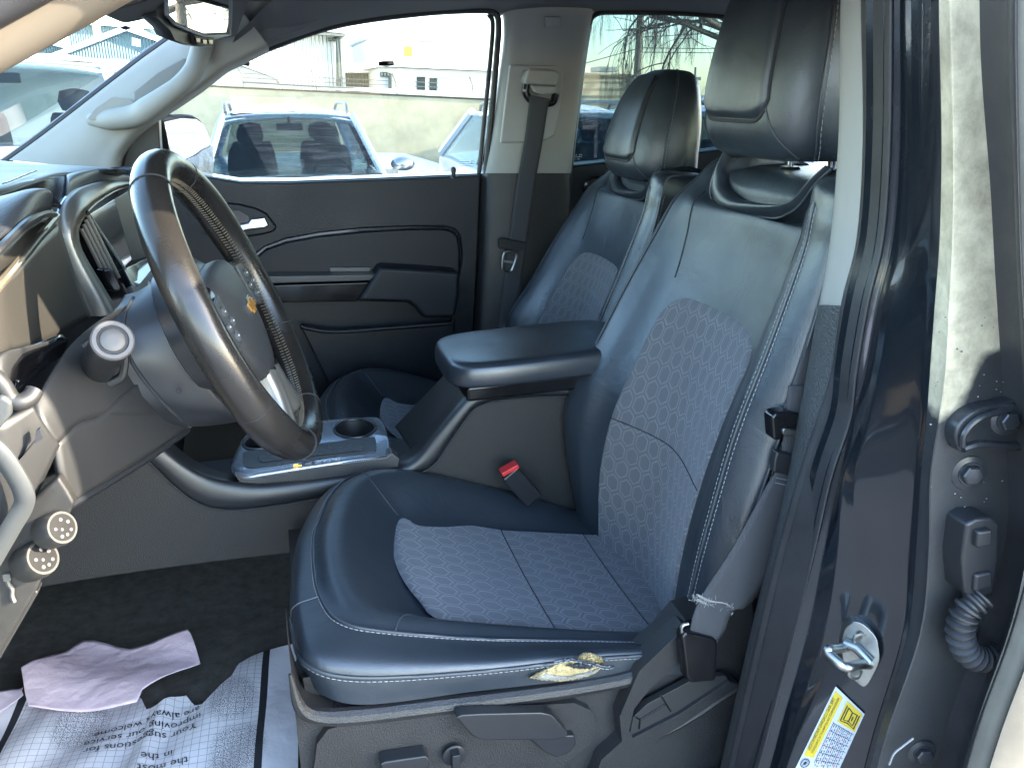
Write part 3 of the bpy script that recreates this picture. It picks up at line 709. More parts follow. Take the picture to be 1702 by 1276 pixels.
# ------------------------------------------------------------------ far B-pillar, belt, rear door
bp = MB()
ysr = [10, 60, 120, 180, 240, 292]
Lx = px_rows([(838, 10), (842, 40), (836, 100), (828, 160), (820, 220), (806, 292)], ysr)
Rx = px_rows([(988, 10), (982, 40), (972, 90), (966, 150), (956, 220), (949, 292)], ysr)
rows = []
for y, l, r in zip(ysr, Lx, Rx):
    row = [at_y(l-4, y, 2.17), at_y(l, y, 2.115)]
    for q, Y in ((.10, 2.085), (.3, 2.07), (.5, 2.066), (.7, 2.07), (.93, 2.085)): row.append(at_y(l+(r-l)*q, y, Y))
    row += [at_y(r, y, 2.115), at_y(r+3, y, 2.18)]; rows.append(row)
bp.grid(Surf(rows).dense(4, 5), 0)
bpil = bp.build("pillar_trim", [TRIM_LIGHT], truck, angle=80)
bl = MB(); rows = []
ysl = [288, 360, 440, 540, 660, 760]
Lx = px_rows([(806, 288), (800, 420), (790, 560), (778, 760)], ysl); Rx = px_rows([(950, 288), (945, 420), (935, 560), (920, 760)], ysl)
for y, l, r in zip(ysl, Lx, Rx):
    rows.append([at_y(l-8, y, 2.14), at_y(l, y, 2.10)] + [at_y(l+(r-l)*q, y, Y) for q, Y in ((.10, 2.076), (.5, 2.064), (.93, 2.08))] + [at_y(r, y, 2.11), at_y(r+3, y, 2.18)])
bl.grid(Surf(rows).dense(4, 5), 0); bl.build("pillar_cover", [PLASTIC], bpil, angle=80)
sl = MB(); sl.prism([at_y(x, y, 2.058) for x, y in [(848, 108), (925, 109), (937, 120), (935, 150), (930, 190), (922, 225), (908, 233), (895, 236), (832, 238)]], (0, .014, 0)); sl.build("height_adjuster", [M("adjuster_trim", (.30, .30, .29), .6)], bpil, bevel=.004, seg=3)
sl = MB(); sl.prism([at_y(x, y, 2.056) for x, y in [(906, 28), (932, 28), (933, 45), (907, 46)]], (0, .008, 0)); sl.build("airbag_badge", [TRIM_LIGHT], bpil, bevel=.002)
sb_ = MB()
loop_ = cr([at_y(x, y, 2.035) for x, y in [(876, 140), (874, 155), (884, 168), (900, 172), (918, 170), (924, 156)]], 6); sb_.tube(loop_, .009, 10)
belt = sb_.build("seat_belt", [BLACK_GLOSS], truck)
ac = MB()
ac.prism([at_y(x, y, 2.012) for x, y in [(880, 115), (925, 117), (932, 124), (927, 143), (874, 140), (874, 130)]], (0, .05, 0), 0)
ac.prism([at_y(x, y, 2.016) for x, y in [(882, 141), (926, 143), (925, 156), (900, 158), (888, 154)]], (0, .04, 0), 0)
ac.build("anchor_cover", [TRIM_LIGHT], belt, bevel=.006, seg=3)
m_, nt_, b_ = new_mat("belt_webbing"); b_.inputs["Base Color"].default_value = (.045, .046, .050, 1); b_.inputs["Roughness"].default_value = .7
uvn = N(nt_, "ShaderNodeUVMap"); wv = N(nt_, "ShaderNodeTexWave"); wv.inputs["Scale"].default_value = 150; wv.wave_type = 'BANDS'; wv.bands_direction = 'X'; wv.inputs["Distortion"].default_value = .6
wv2 = N(nt_, "ShaderNodeTexWave"); wv2.inputs["Scale"].default_value = 330; wv2.bands_direction = 'Y'
ad = N(nt_, "ShaderNodeMath", operation='ADD'); bmp = N(nt_, "ShaderNodeBump"); bmp.inputs["Strength"].default_value = .45; bmp.inputs["Distance"].default_value = .001
for a_ in (wv, wv2): nt_.links.new(uvn.outputs[0], a_.inputs["Vector"])
nt_.links.new(wv.outputs["Fac"], ad.inputs[0]); nt_.links.new(wv2.outputs["Fac"], ad.inputs[1]); nt_.links.new(ad.outputs[0], bmp.inputs["Height"]); nt_.links.new(bmp.outputs[0], b_.inputs["Normal"])
WEB = m_
def webbing(pairs, name, parent, n=8, thick=.0014):
    """pairs: [(left point, right point)] along the strap."""
    A_ = cr([p[0] for p in pairs], n); B_ = cr([p[1] for p in pairs], n); mb = MB(); L_ = 0; G, U = [], []
    for k in range(len(A_)):
        if k: L_ += np.linalg.norm((A_[k]+B_[k]-A_[k-1]-B_[k-1])/2)
        nn = unit(np.cross(A_[min(k+1, len(A_)-1)]-A_[max(k-1, 0)], B_[k]-A_[k])); wd = np.linalg.norm(B_[k]-A_[k])
        G.append([A_[k] + (B_[k]-A_[k])*q + nn*.0012*math.sin(q*math.pi) for q in np.linspace(0, 1, 7)]); U.append([(q*wd, L_) for q in np.linspace(0, 1, 7)])
    mb.grid(G, 0, uv=U); return mb.build(name, [WEB], parent, solid=thick)
webbing([(at_y(*a, Y), at_y(*b, Y)) for a, b, Y in [((882, 158), (917, 166), 2.025), ((879, 172), (911, 176), 2.022), ((872, 230), (902, 232), 2.03), ((860, 300), (890, 302), 2.04), ((846, 400), (876, 402), 2.045), ((834, 500), (862, 502), 2.05), ((818, 640), (848, 642), 2.05)]], "webbing", belt)
tg = MB(); tg.prism([at_y(x, y, 2.03) for x, y in [(830, 397), (838, 396), (876, 404), (874, 416), (862, 419), (830, 413)]], (0, .014, 0)); tg.build("tongue_grip", [PLASTIC_S], belt, bevel=.003)
tg = MB()
tp = [at_y(x, y, 2.034) for x, y in [(839, 420), (858, 422), (852, 446), (847, 451), (838, 449), (835, 443)]]
tg.tube(cr(tp, 4, True), .0035, 6, closed=True); tg.prism([at_y(x, y, 2.033) for x, y in [(838, 432), (853, 434), (852, 438), (837, 436)]], (0, .003, 0)); tg.build("buckle_tongue", [STEEL], belt)

rdm = MB()
rd = [(945, 276), (1018, 268), (1120, 258), (1215, 246), (1330, 236), (1330, 600), (940, 600)]
rdm.prism([at_y(x, y, 2.13) for x, y in rd], (0, .08, 0))
rdoor = rdm.build("rear_door", [DOORP], truck, bevel=.008, seg=3)
rp = MB(); rp.prism([at_y(x, y, 2.165) for x, y in [(930, 290), (962, 60), (990, 10), (1200, 10), (1330, 20), (1330, 250)]], (0, .004, 0)); rpane = rp.build("window_pane", [GLASS_T], rdoor)
mk = MB(); etched((963, 257), [(-17, 13), (-18, 16), (-16, 14)], 2.160, mk); mk.build("etched_mark", [M("etching_rear", (.45, .47, .48), .6)], rpane)
rt = MB(); rt.tube(cr([at_y(x, y, 2.12) for x, y in [(947, 300), (953, 230), (962, 150), (970, 80), (978, 44), (992, 24), (1030, 21), (1130, 23), (1200, 28), (1330, 40)]], 6), .006, 8); rt.build("window_seal", [RUBBER], rdoor)
cup = MB(); cup.lathe([(.03, 0), (.032, .006), (.026, .008), (.024, .002)], at_y(988, 313, 2.125), (0, -1, 0), 20); cup.build("handle_cup", [BLACK_GLOSS], rdoor)
# lower bodyside, rear wall, floor, firewall
bd = MB(); bd.box((.45, 2.19, .80), 3.2, .03, .9); bd.build("body_side", [PAINT], truck, bevel=.01)
rw = MB()
rw.box((1.98, 1.4, 1.075), .04, 1.5, .85); rw.box((1.98, 1.4, 1.74), .04, 1.5, .10); rw.box((1.98, .76, 1.55), .04, .22, .3); rw.box((1.98, 2.04, 1.55), .04, .22, .3)
rw.build("rear_wall", [PLASTIC], truck, bevel=.01)
rg = MB(); rg.box((1.985, 1.4, 1.60), .005, 1.05, .20); rg.build("rear_window", [GLASS_T], truck)
for yy in (2.08, .74):
    cp = MB(); cp.box((1.88, yy, 1.55), .22, .10, .5); cp.build("rear_pillar_trim", [TRIM_LIGHT], truck, bevel=.02)
rs_ = MB()
for yc in (1.02, 1.78):
    rs_.grid(Surf([[(1.50+dx, yc+dy*.33, 1.0), (1.44+dx, yc+dy*.33, 1.22), (1.56+dx, yc+dy*.30, 1.42), (1.72, yc+dy*.28, 1.44)] for dy, dx in ((-1, .06), (-.8, .0), (0, .02), (.8, .0), (1, .06))]).dense(4, 4))
    rs_.box((1.30, yc, .92), .5, .62, .14)
rs_.build("rear_bench", [LEATHER], truck, bevel=.02)
fl = MB()
xs_ = [-.85, -.70, -.54, -.42, .2, .7, 1.5, 2.0]; zs_ = [1.06, .86, .70, .680, .68, .68, .68, .68]
G = [[(x, y, z + (.012*math.sin(x*19+y*13) if y > .8 else 0)*.4) for y in (.72, .80, .95, 1.1, 1.25, 1.36, 1.5, 1.8, 2.14)] for x, z in zip(xs_, zs_)]
fl.grid(Surf(G).dense(6, 4)); fl.build("floor_carpet", [CARPET], truck, angle=80)
fw_ = MB(); fw_.box((-.90, 1.4, 1.0), .04, 1.5, .8); fw_.build("firewall", [CARPET], truck)
si = MB(); si.box((.35, .73, .70), 2.0, .12, .08); si.build("door_sill", [PLASTIC], truck, bevel=.012)
# ------------------------------------------------------------------ steering wheel
WC = np.array((-.0465, .988, 1.3654)); _th, _ph = .3924, -.0944
WN = np.array((math.cos(_th)*math.cos(_ph), math.cos(_th)*math.sin(_ph), math.sin(_th)))
WU = np.array((-math.sin(_ph), math.cos(_ph), 0.0)); WV = np.cross(WN, WU)
def wp(u, v, o=0.0): return WC + WU*u + WV*v + WN*o
WHEEL = M("worn_wheel_leather", (.016, .0145, .013), .27, bump=('vor', 600, .10, .0006), rvar=(14, .09), var=(10, .25))
mb = MB(); rows = []
for k in range(128):
    a = 2*math.pi*k/128; c_, s_ = math.cos(a), math.sin(a); row = []
    grip = 1 + .10*max(0, math.cos(2*(a-math.radians(40))))**4
    for j in range(20):
        q = 2*math.pi*j/20; rr = .0178*grip
        row.append(wp((.1706 + rr*math.cos(q))*c_, (.1706 + rr*math.cos(q))*s_, 1.12*rr*math.sin(q)))
    rows.append(row)
mb.grid(rows, 0, cu=True, cv=True)
for deg in (63, 117, 205, 335, -68, 248):
    a = math.radians(deg); ring = [wp((.1706+.0181*math.cos(q))*math.cos(a), (.1706+.0181*math.cos(q))*math.sin(a), 1.12*.0181*math.sin(q)) for q in np.linspace(0, 2*math.pi, 26)[:-1]]
    mb.tube(ring, .0009, 5, 2, closed=True)
GR = lambda a: 1 + .10*max(0, math.cos(2*(a-math.radians(40))))**4
# herring-bone stitching along the inside of the rim
for k in range(230):
    a = 2*math.pi*k/230 - 1.2
    for sg in (-1, 1):
        P = [wp((.1706 + GR(a)*.0180*math.cos(math.pi - sg*t))*math.cos(a+.012*t*2), (.1706 + GR(a)*.0180*math.cos(math.pi - sg*t))*math.sin(a+.012*t*2), GR(a)*.0202*math.sin(math.pi - sg*t)) for t in (.04, .15, .29)]
        mb.tube(P, .00062, 5, 1)
wheel = mb.build("steering_wheel", [WHEEL, M("wheel_thread", (.13, .11, .075), .7), SEAM], truck, angle=80)
GREYMOD = M("grey_airbag_cover", (.028, .029, .030), .55, bump=('vor', 700, .25, .0008))
half = [(0, .056), (.030, .055), (.055, .051), (.074, .042), (.080, .022), (.077, -.005), (.068, -.035), (.050, -.066), (.026, -.084), (0, -.088)]
loop_ = cr(np.array(half + [(-u, v) for u, v in half[-2:0:-1]]), 5, True)
mb = MB(); rows = []
for q, o in ((1.0, -.030), (1.0, -.008), (.985, -.002), (.95, .002), (.85, .006), (.6, .011), (.3, .0138), (.02, .0145)): rows.append([wp(u*q, v*q - .004*(1-q), o) for u, v in loop_])
mb.grid(rows, 0, cv=True, caps=True); mb.build("airbag_cover", [GREYMOD], wheel, angle=70)
# emblem: gold bow tie in a chrome rim
def bow(s): return [(-.0135*s, .0035*s - .0), (-.0062*s, .0035*s), (-.0048*s, .0062*s), (.0062*s, .0062*s), (.0048*s, .0030*s), (.0125*s, .0030*s), (.0145*s, -.0030*s), (.0062*s, -.0030*s), (.0048*s, -.0060*s), (-.0062*s, -.0060*s), (-.0048*s, -.0032*s), (-.0115*s, -.0032*s)]
mb = MB(); mb.prism([wp(u, v-.004, .0130) for u, v in bow(1.75)], WN*.0035, 0); mb.prism([wp(u, v-.004, .0135) for u, v in bow(1.42)], WN*.0042, 1)
mb.build("emblem", [CHROME, M("gold_enamel", (.52, .25, .05), .3, .5)], wheel, bevel=.0004, seg=1)
for sg in (1, -1):
    mb = MB(); S_ = [(.070, .046, .030), (.10, .040, .030), (.128, .034, .027), (.158, .034, .028)]
    rows = []
    for u, vt, vb in S_:
        rows.append([wp(sg*u, vt, -.024), wp(sg*u, vt, -.006), wp(sg*u, vt-.008, .002), wp(sg*u, (vt-vb)/2, .005), wp(sg*u, -vb+.008, .002), wp(sg*u, -vb, -.006), wp(sg*u, -vb, -.024)])
    mb.grid(Surf(rows).dense(5, 4), 0); sp2 = mb.build("wheel_spoke", [BLACK_GLOSS], wheel, angle=70)
    mb = MB()
    mb.prism([wp(sg*u, v, .0035) for u, v in [(.078, .034), (.112, .030), (.124, .016), (.122, -.012), (.108, -.024), (.084, -.020), (.078, 0)]], WN*.004, 0)
    pad = mb.build("button_pad", [M("pad_grey", (.045, .048, .05), .4)], sp2, bevel=.0015)
    for (u, v, r) in ((.100, .018, .006), (.100, -.010, .006), (.087, .004, .005), (.114, .004, .005)):
        mb = MB(); mb.lathe([(r, 0), (r, .002), (r*.8, .003)], wp(sg*u, v, .0072), WN, 14)
        mb.box(wp(sg*u, v, .0105), .004, .0012, .0006, ax=(WU, WV, WN), mi=1); mb.build("wheel_button", [M("button_plastic", (.07, .075, .08), .35), WHITE_INK], sp2)
for sg in (1, -1):
    mb = MB(); rows = []
    for u, v, w_, o in ((.012, -.078, .016, .004), (.020, -.105, .013, .003), (.034, -.130, .012, .001), (.050, -.158, .018, -.002)):
        rows.append([wp(sg*(u-w_), v, o-.02), wp(sg*(u-w_), v, o-.003), wp(sg*u, v-.003, o+.004), wp(sg*(u+w_), v+.004, o-.003), wp(sg*(u+w_), v+.004, o-.02)])
    mb.grid(Surf(rows).dense(5, 4), 0); mb.build("wheel_spoke", [SILVER], wheel, angle=70)
mb = MB(); mb.lathe([(.001, .0), (.070, 0), (.085, -.012), (.080, -.05), (.06, -.06)], wp(0, -.01, -.012), WN, 32); mb.build("wheel_hub", [PLASTIC_S], wheel, angle=50)

# ------------------------------------------------------------------ steering column
SHROUD = M("shroud_plastic", (.017, .0178, .0195), .42, bump=('noise', 1000, .1, .0004), rvar=(5, .06))
def mirY(p, yc=.99): return np.array((p[0], 2*yc - p[1], p[2]))
stA = [at_y(222, 494, .975), at_y(206, 530, .935), at_y(213, 586, .915), at_y(240, 632, .915), at_y(282, 680, .925), at_y(316, 709, .965)]
stB = [at_y(302, 462, .975), at_y(300, 520, .935), at_y(318, 580, .925), at_y(345, 640, .925), at_y(385, 685, .935), at_y(415, 696, .97)]
rows = []
for q, sc_ in ((-.25, 1.0), (0, 1.0), (.3, 1.02), (.65, 1.02), (.93, 1.0), (1.0, .93), (1.0, .6)):
    near = [a + (b-a)*q for a, b in zip(stA, stB)]; loop_ = near + [mirY(p) for p in near[::-1]]; c0 = np.mean(loop_, 0)
    rows.append(cr([c0 + (p-c0)*sc_ for p in loop_], 5, True))
mb = MB(); mb.grid(Surf(rows).dense(4, 1), 0, cv=True, caps=True)
seamL = [p + np.array((0, -.001, 0)) for p in cr([a + (b-a)*.0 for a, b in zip(stA, stB)], 6)]
mb.tube(seamL, .002, 6, 1)
col_ = mb.build("column_shroud", [SHROUD, SEAM], truck, angle=70)
dent = MB(); dent.lathe([(.003, 0), (.0022, .0006), (.001, .0004)], at_y(298, 650, .908), (0, -1, 0), 12); dent.build("screw_cap", [SEAM], col_)
# multi-function stalk
p0, p1 = at_y(158, 616, .90), at_y(187, 566, .80); ax_ = unit(p1-p0); Ls = np.linalg.norm(p1-p0)
mb = MB(); mb.lathe([(.0165, -.02), (.0165, Ls*.55), (.0175, Ls*.60), (.0175, Ls*.93), (.0165, Ls*.97)], p0, ax_, 32)
stalk = mb.build("column_stalk", [PLASTIC_S], col_, angle=50)
mb = MB(); mb.lathe([(.0180, -.006), (.0186, -.001), (.0186, .0012), (.0172, .0026), (.0138, .0026), (.0128, .0008)], p1, ax_, 36, 0); mb.lathe([(.0128, .0009), (.0126, .001), (.0108, .0011)], p1, ax_, 36, 1); mb.lathe([(.0106, .0008), (.0106, .0022), (.0098, .0028), (.004, .0031)], p1, ax_, 36, 2)
mb.build("stalk_cap", [M("cap_ring", (.07, .066, .062), .45, .2), SEAM, M("cap_button", (.062, .06, .057), .5)], stalk, angle=40)
mb = MB(); bo = [(130, 588), (137, 578), (160, 566), (200, 570), (208, 590), (204, 622), (190, 634), (165, 642), (148, 634), (134, 612)]
mb.tube(cr([at_y(x, y, .888) for x, y in bo], 5, True), .004, 8, closed=True); mb.prism([at_y(x, y, .892) for x, y in bo], (0, .004, 0), 1)
mb.build("stalk_boot", [PLASTIC_G, BLACK_GLOSS], col_)

# ------------------------------------------------------------------ dashboard
DASH = M("dash_top", (.026, .028, .032), .45, bump=('vor', 420, .25, .001), rvar=(5, .05))
BRONZE = M("dash_face", (.032, .029, .025), .42, bump=('noise', 800, .12, .0005), rvar=(4, .07))
FRAME = M("centre_frame_trim", (.24, .225, .20), .40, .7, rvar=(8, .06))
def patch(A, B, name, mat, parent, bulge=(0, 0, 0), n=24, th=.006, sub=5, extra=None):
    """sheet between two traced rails of 3D points, bulging along a vector in its middle."""
    A, B = resample(cr(A, 8), n), resample(cr(B, 8), n); bz_ = np.array(bulge, float); rows = []
    for a, b in zip(A, B): rows.append([a + (b-a)*q + bz_*math.sin(q*math.pi) for q in np.linspace(0, 1, sub*2+1)])
    mb = MB(); mb.grid(rows); return mb.build(name, [mat], parent, solid=th, angle=60)
core = MB()
core.prism([(-.98, .70, 1.30), (-.60, .70, 1.455), (-.34, .70, 1.440), (-.31, .70, 1.30), (-.36, .70, 1.12), (-.50, .70, 1.0), (-.98, .70, 1.0)], (0, 1.42, 0))
dash = core.build("dashboard", [DASH], truck, bevel=.012, seg=3)
# top pad
patch([at_z(-40, 262, 1.475), at_z(13, 268, 1.475), at_z(100, 275, 1.475), at_z(196, 282, 1.475), at_z(262, 292, 1.475)],
      [at_y(-40, 330, 1.0), at_y(0, 320, 1.05), at_y(60, 300, 1.2), at_y(110, 289, 1.35), at_y(200, 292, 1.60)], "dash_top", DASH, dash, (0, 0, .006))
patch([at_y(-40, 330, 1.0), at_y(0, 320, 1.05), at_y(40, 306, 1.15), at_y(80, 296, 1.26), at_y(110, 290, 1.36)],
      [at_y(-60, 430, 1.16), at_y(0, 400, 1.18), at_y(50, 376, 1.2), at_y(80, 362, 1.21), at_y(102, 352, 1.22)], "dash_shoulder", DASH, dash, (.004, 0, .008))
# slot vents in the dash top
vb = MB()
for k in range(4): vb.box(at_z(14 + k*13, 302 - k*5.2, 1.497), .020, .03, .0015, ax=(unit(at_z(60, 290, 1.48)-at_z(20, 302, 1.48)), (0, 1, 0), (0, 0, 1)))
vb.build("defrost_slot", [BLACK_GLOSS], dash)
# hood over the centre stack and its metallic frame
patch([at_y(108, 290, 1.36), at_y(135, 286, 1.45), at_y(170, 285, 1.58), at_y(186, 294, 1.62), at_y(221, 303, 1.66)],
      [at_y(104, 352, 1.22), at_y(110, 335, 1.24), at_y(135, 316, 1.34), at_y(172, 303, 1.5), at_y(218, 309, 1.64)], "stack_hood", DASH, dash, (.006, -.004, .012))
fo = [(218, 302, 1.66), (180, 301, 1.54), (140, 310, 1.36), (116, 324, 1.26), (100, 350, 1.215), (93, 385, 1.20), (98, 412, 1.198), (112, 450, 1.197), (130, 486, 1.196), (150, 528, 1.195)]
fm = [(219, 305, 1.64), (188, 312, 1.54), (157, 327, 1.37), (134, 345, 1.26), (118, 366, 1.215), (112, 392, 1.20), (117, 415, 1.198), (134, 450, 1.197), (154, 486, 1.196), (176, 526, 1.195)]
fi = [(219, 308, 1.65), (192, 318, 1.55), (165, 335, 1.39), (145, 354, 1.285), (131, 376, 1.235), (130, 400, 1.222), (136, 418, 1.22), (154, 450, 1.218), (174, 482, 1.216), (196, 520, 1.215)]
FO, FM, FI = [resample(cr([at_y(*p) for p in q], 8), 48) for q in (fo, fm, fi)]
mb = MB(); rows = []
for o_, m_3, i_ in zip(FO, FM, FI):
    c0 = (o_ + i_)/2; rows.append([o_ + np.array((-.05, .01, -.02)), o_ + np.array((-.004, .002, 0)), o_ + (m_3-o_)*.25 + np.array((.005, -.003, .002)), m_3 + np.array((.006, -.002, .002)), m_3*.4 + i_*.6 + np.array((.003, 0, 0)), i_, i_ + np.array((-.03, .01, 0))])
mb.grid(Surf(rows).dense(1, 5)); mb.build("stack_frame", [FRAME], dash, angle=80)
mb = MB(); mb.tube(FO + np.array((-.002, -.001, -.001)), .0022, 6); mb.build("frame_piping", [CHROME], dash)
# side vent of the stack: dark well, louvres, thumb wheel
vent = MB(); vent.prism([at_y(x, y, 1.262) for x, y in [(132, 374), (147, 350), (214, 490), (222, 520), (196, 524), (134, 402)]], (-.02, .02, 0), 0)
vo = vent.build("air_vent", [BLACK_GLOSS], dash)
LOUV = M("louvre_plastic", (.055, .05, .042), .4)
for k in range(4):
    q = k/3.0; a = np.array((135 + 11*q, 380 - 22*q)); b = np.array((180 + 18*q, 470 - 8*q)); mb = MB()
    P = [at_y(a[0] + (b[0]-a[0])*t, a[1] + (b[1]-a[1])*t, 1.245) for t in np.linspace(0, 1, 6)]
    mb.tube(P, [.0028]*6, 6, flat=.6); mb.build("vent_louvre", [LOUV], vo)
mb = MB(); mb.prism([at_y(x, y, 1.235) for x, y in [(170, 448), (188, 446), (204, 478), (200, 485), (182, 484), (176, 474)]], (-.012, .012, 0)); mb.build("vent_thumbwheel", [BLACK_GLOSS], vo, bevel=.004, seg=3)
# touch screen and surround, button deck
SCREEN = M("screen_glass", (.012, .018, .018), .10, coat=1.0)
sc0 = [at_y(*p) for p in [(147, 357, 1.30), (190, 331, 1.47), (219, 432, 1.47), (206, 446, 1.31)]]
pn_ = np.cross(sc0[1]-sc0[0], sc0[3]-sc0[0]); pn_ = unit(pn_ if pn_[0] > 0 else -pn_)
mb = MB(); mb.prism(sc0, -pn_*.01); scr = mb.build("touch_screen", [SCREEN], dash, bevel=.001)
ed = MB(); ed.tube([sc0[0] + pn_*.001, sc0[3] + pn_*.001], .0022, 6); ed.tube([sc0[3] + pn_*.001, at_y(214, 466, 1.32)], .0022, 6); ed.build("screen_edge", [M("edge_silver", (.35, .37, .36), .3, .7)], scr)
mb = MB(); mb.prism([at_y(*p) for p in [(190, 331, 1.472), (222, 312, 1.60), (252, 425, 1.60), (220, 434, 1.472)]], -pn_*.01); mb.build("screen_surround", [M("surround_grey", (.06, .058, .055), .4)], dash, bevel=.002)
mb = MB(); mb.prism([at_y(*p) for p in [(206, 447, 1.30), (252, 425, 1.58), (262, 438, 1.56), (236, 470, 1.32), (222, 480, 1.28)]], -pn_*.01); mb.build("stack_shelf", [BLACK_GLOSS], dash, bevel=.002)
mb = MB(); mb.prism([at_y(*p) for p in [(212, 465, 1.298), (254, 430, 1.50), (262, 436, 1.50), (233, 472, 1.302)]], -pn_*.006); mb.build("stack_strip", [M("strip_silver", (.40, .44, .46), .3, .6)], dash, bevel=.001)
mb = MB(); bd4 = [at_y(*p) for p in [(218, 476, 1.27), (268, 440, 1.50), (330, 540, 1.48), (240, 540, 1.25)]]; mb.prism(bd4, -pn_*.01)
deck = mb.build("button_deck", [M("deck_grey", (.045, .042, .04), .45)], dash, bevel=.002)
dn = unit(np.cross(bd4[1]-bd4[0], bd4[3]-bd4[0])); dn = dn if dn[0] > 0 else -dn
for (x, y) in ((248, 472), (264, 466), (262, 452)):
    c0 = at_plane(x, y, bd4[0] + dn*.0015, dn); ex = unit(bd4[1]-bd4[0]); ey = np.cross(dn, ex); mb = MB()
    ring = [c0 + (ex*math.cos(q)*1.6 + ey*math.sin(q)*.7)*.0045 for q in np.linspace(0, 2*math.pi, 14)[:-1]]
    mb.tube(ring, .0007, 5, closed=True); mb.tube([c0 - ex*.009 + ey*.001, c0 + ex*.009 + ey*.001], .0007, 5); mb.tube([c0 - ey*.005, c0 + ey*.005], .0006, 5); mb.build("button_icon", [WHITE_INK], deck)
# instrument hood in front of the driver
patch([at_y(-60, 338, .98), at_y(0, 326, 1.0), at_y(50, 317, 1.04), at_y(80, 322, 1.08), at_y(88, 336, 1.10)],
      [at_y(-60, 440, .80), at_y(0, 404, .84), at_y(45, 366, .92), at_y(70, 352, 1.0), at_y(86, 348, 1.08)], "instrument_hood", DASH, dash, (.004, -.004, .012), th=.012)
patch([at_y(-60, 440, .80), at_y(0, 404, .84), at_y(45, 366, .92), at_y(70, 352, 1.0), at_y(90, 352, 1.10)],
      [at_y(-60, 520, .79), at_y(0, 470, .83), at_y(45, 420, .92), at_y(70, 388, 1.0), at_y(92, 366, 1.09)], "hood_lining", BRONZE, dash, (-.02, .02, -.008))
mb = MB(); mb.tube(cr([at_y(*p) for p in [(-60, 478, .79), (0, 414, .82), (25, 388, .87), (48, 368, .92), (74, 356, 1.02), (90, 357, 1.09)]], 6), .0040, 8); mb.build("hood_edge", [PLASTIC_S], dash)
mb = MB(); mb.tube(cr([at_y(*p) for p in [(-60, 540, .78), (0, 472, .82), (30, 436, .90), (62, 396, 1.0), (94, 358, 1.10)]], 6), .0042, 8); mb.build("bezel_edge", [M("bezel_bronze", (.30, .26, .19), .3, .7)], dash)
patch([at_y(-60, 540, .785), at_y(0, 474, .825), at_y(30, 440, .905), at_y(62, 400, 1.005), at_y(96, 366, 1.12)],
      [at_y(-60, 640, .785), at_y(0, 592, .80), at_y(50, 575, .88), at_y(100, 556, 1.0), at_y(152, 528, 1.18)], "dash_face", BRONZE, dash, (.0, -.004, -.004))
# knee panel under the column
patch([at_y(56, 676, .80), at_y(74, 640, .82), at_y(100, 600, .85), at_y(128, 565, .885), at_y(170, 530, .925), at_y(210, 508, .955)],
      [at_y(94, 740, .798), at_y(130, 705, .83), at_y(170, 690, .86), at_y(205, 690, .885), at_y(240, 690, .91), at_y(262, 690, .93)], "knee_hood", PLASTIC_G, dash, (.0, -.006, .004))
patch([at_y(93, 740, .798), at_y(130, 704, .83), at_y(170, 688, .86), at_y(212, 650, .90), at_y(244, 640, .925), at_y(300, 699, .96), at_y(315, 710, .975)],
      [at_y(116, 838, .80), at_y(140, 826, .82), at_y(175, 803, .85), at_y(210, 781, .88), at_y(245, 759, .91), at_y(290, 727, .95), at_y(312, 712, .973)], "knee_panel", PLASTIC_G, dash, (0, -.004, 0))
mb = MB(); mb.tube(cr([at_y(x, y, Y) for x, y, Y in [(116, 840, .802), (175, 806, .852), (245, 762, .912), (312, 714, .975)]], 6), .004, 6); mb.build("knee_panel_edge", [PLASTIC_S], dash)
# recess left of the column with the small hook
patch([at_y(14, 640, .79), at_y(22, 610, .80), at_y(44, 590, .82), at_y(72, 578, .86), at_y(102, 566, .90)],
      [at_y(22, 652, .82), at_y(40, 640, .84), at_y(62, 622, .86), at_y(80, 606, .88), at_y(104, 590, .91)], "pocket", BLACK_GLOSS, dash, (0, .03, 0))
patch([at_y(-40, 640, .77), at_y(0, 590, .78), at_y(40, 578, .82), at_y(70, 570, .86), at_y(102, 560, .905)],
      [at_y(-40, 660, .76), at_y(6, 640, .765), at_y(24, 606, .80), at_y(46, 587, .83), at_y(100, 566, .90)], "pocket_rim", PLASTIC_G, dash, (0, -.003, 0))
mb = MB(); mb.tube(cr([at_y(*p) for p in [(-14, 622, .765), (4, 640, .765), (18, 662, .765), (34, 668, .765), (50, 660, .77), (58, 648, .775)]], 6), .0075, 10); mb.build("pocket_hook", [PLASTIC_G], dash)
patch([at_y(-40, 690, .755), at_y(0, 700, .76), at_y(26, 690, .77), at_y(56, 674, .785)], [at_y(-40, 900, .755), at_y(0, 880, .76), at_y(46, 850, .775), at_y(100, 740, .80)], "switch_panel", PLASTIC_G, dash, (0, -.003, 0))
mb = MB(); mb.prism([at_y(x, y, .766) for x, y in [(30, 764), (56, 738), (72, 728), (66, 712), (60, 716), (58, 732), (44, 748), (28, 768)]], (0, .006, 0)); mb.build("pull_recess", [SEAM], dash, bevel=.001)
mb = MB(); P = cr([at_y(*p) for p in [(-30, 730, .742), (0, 752, .742), (26, 790, .744), (40, 820, .746), (38, 842, .748), (16, 880, .748), (-30, 960, .748)]], 6); mb.tube(P, .0085, 10, flat=.6); mb.build("end_trim_ring", [M("pale_end_trim", (.040, .043, .043), .5)], dash)
mb = MB(); mb.prism([at_y(x, y, .754) for x, y in [(-40, 690), (0, 655), (20, 668), (18, 690), (0, 712), (-40, 760)]], (0, .01, 0)); mb.build("door_end_cap", [M("pale_cap", (.05, .054, .054), .5)], dash, bevel=.004)
BRUSHED = M("brushed_switch_panel", (.024, .023, .021), .5, .1, var=(60, .25), rvar=(40, .1))
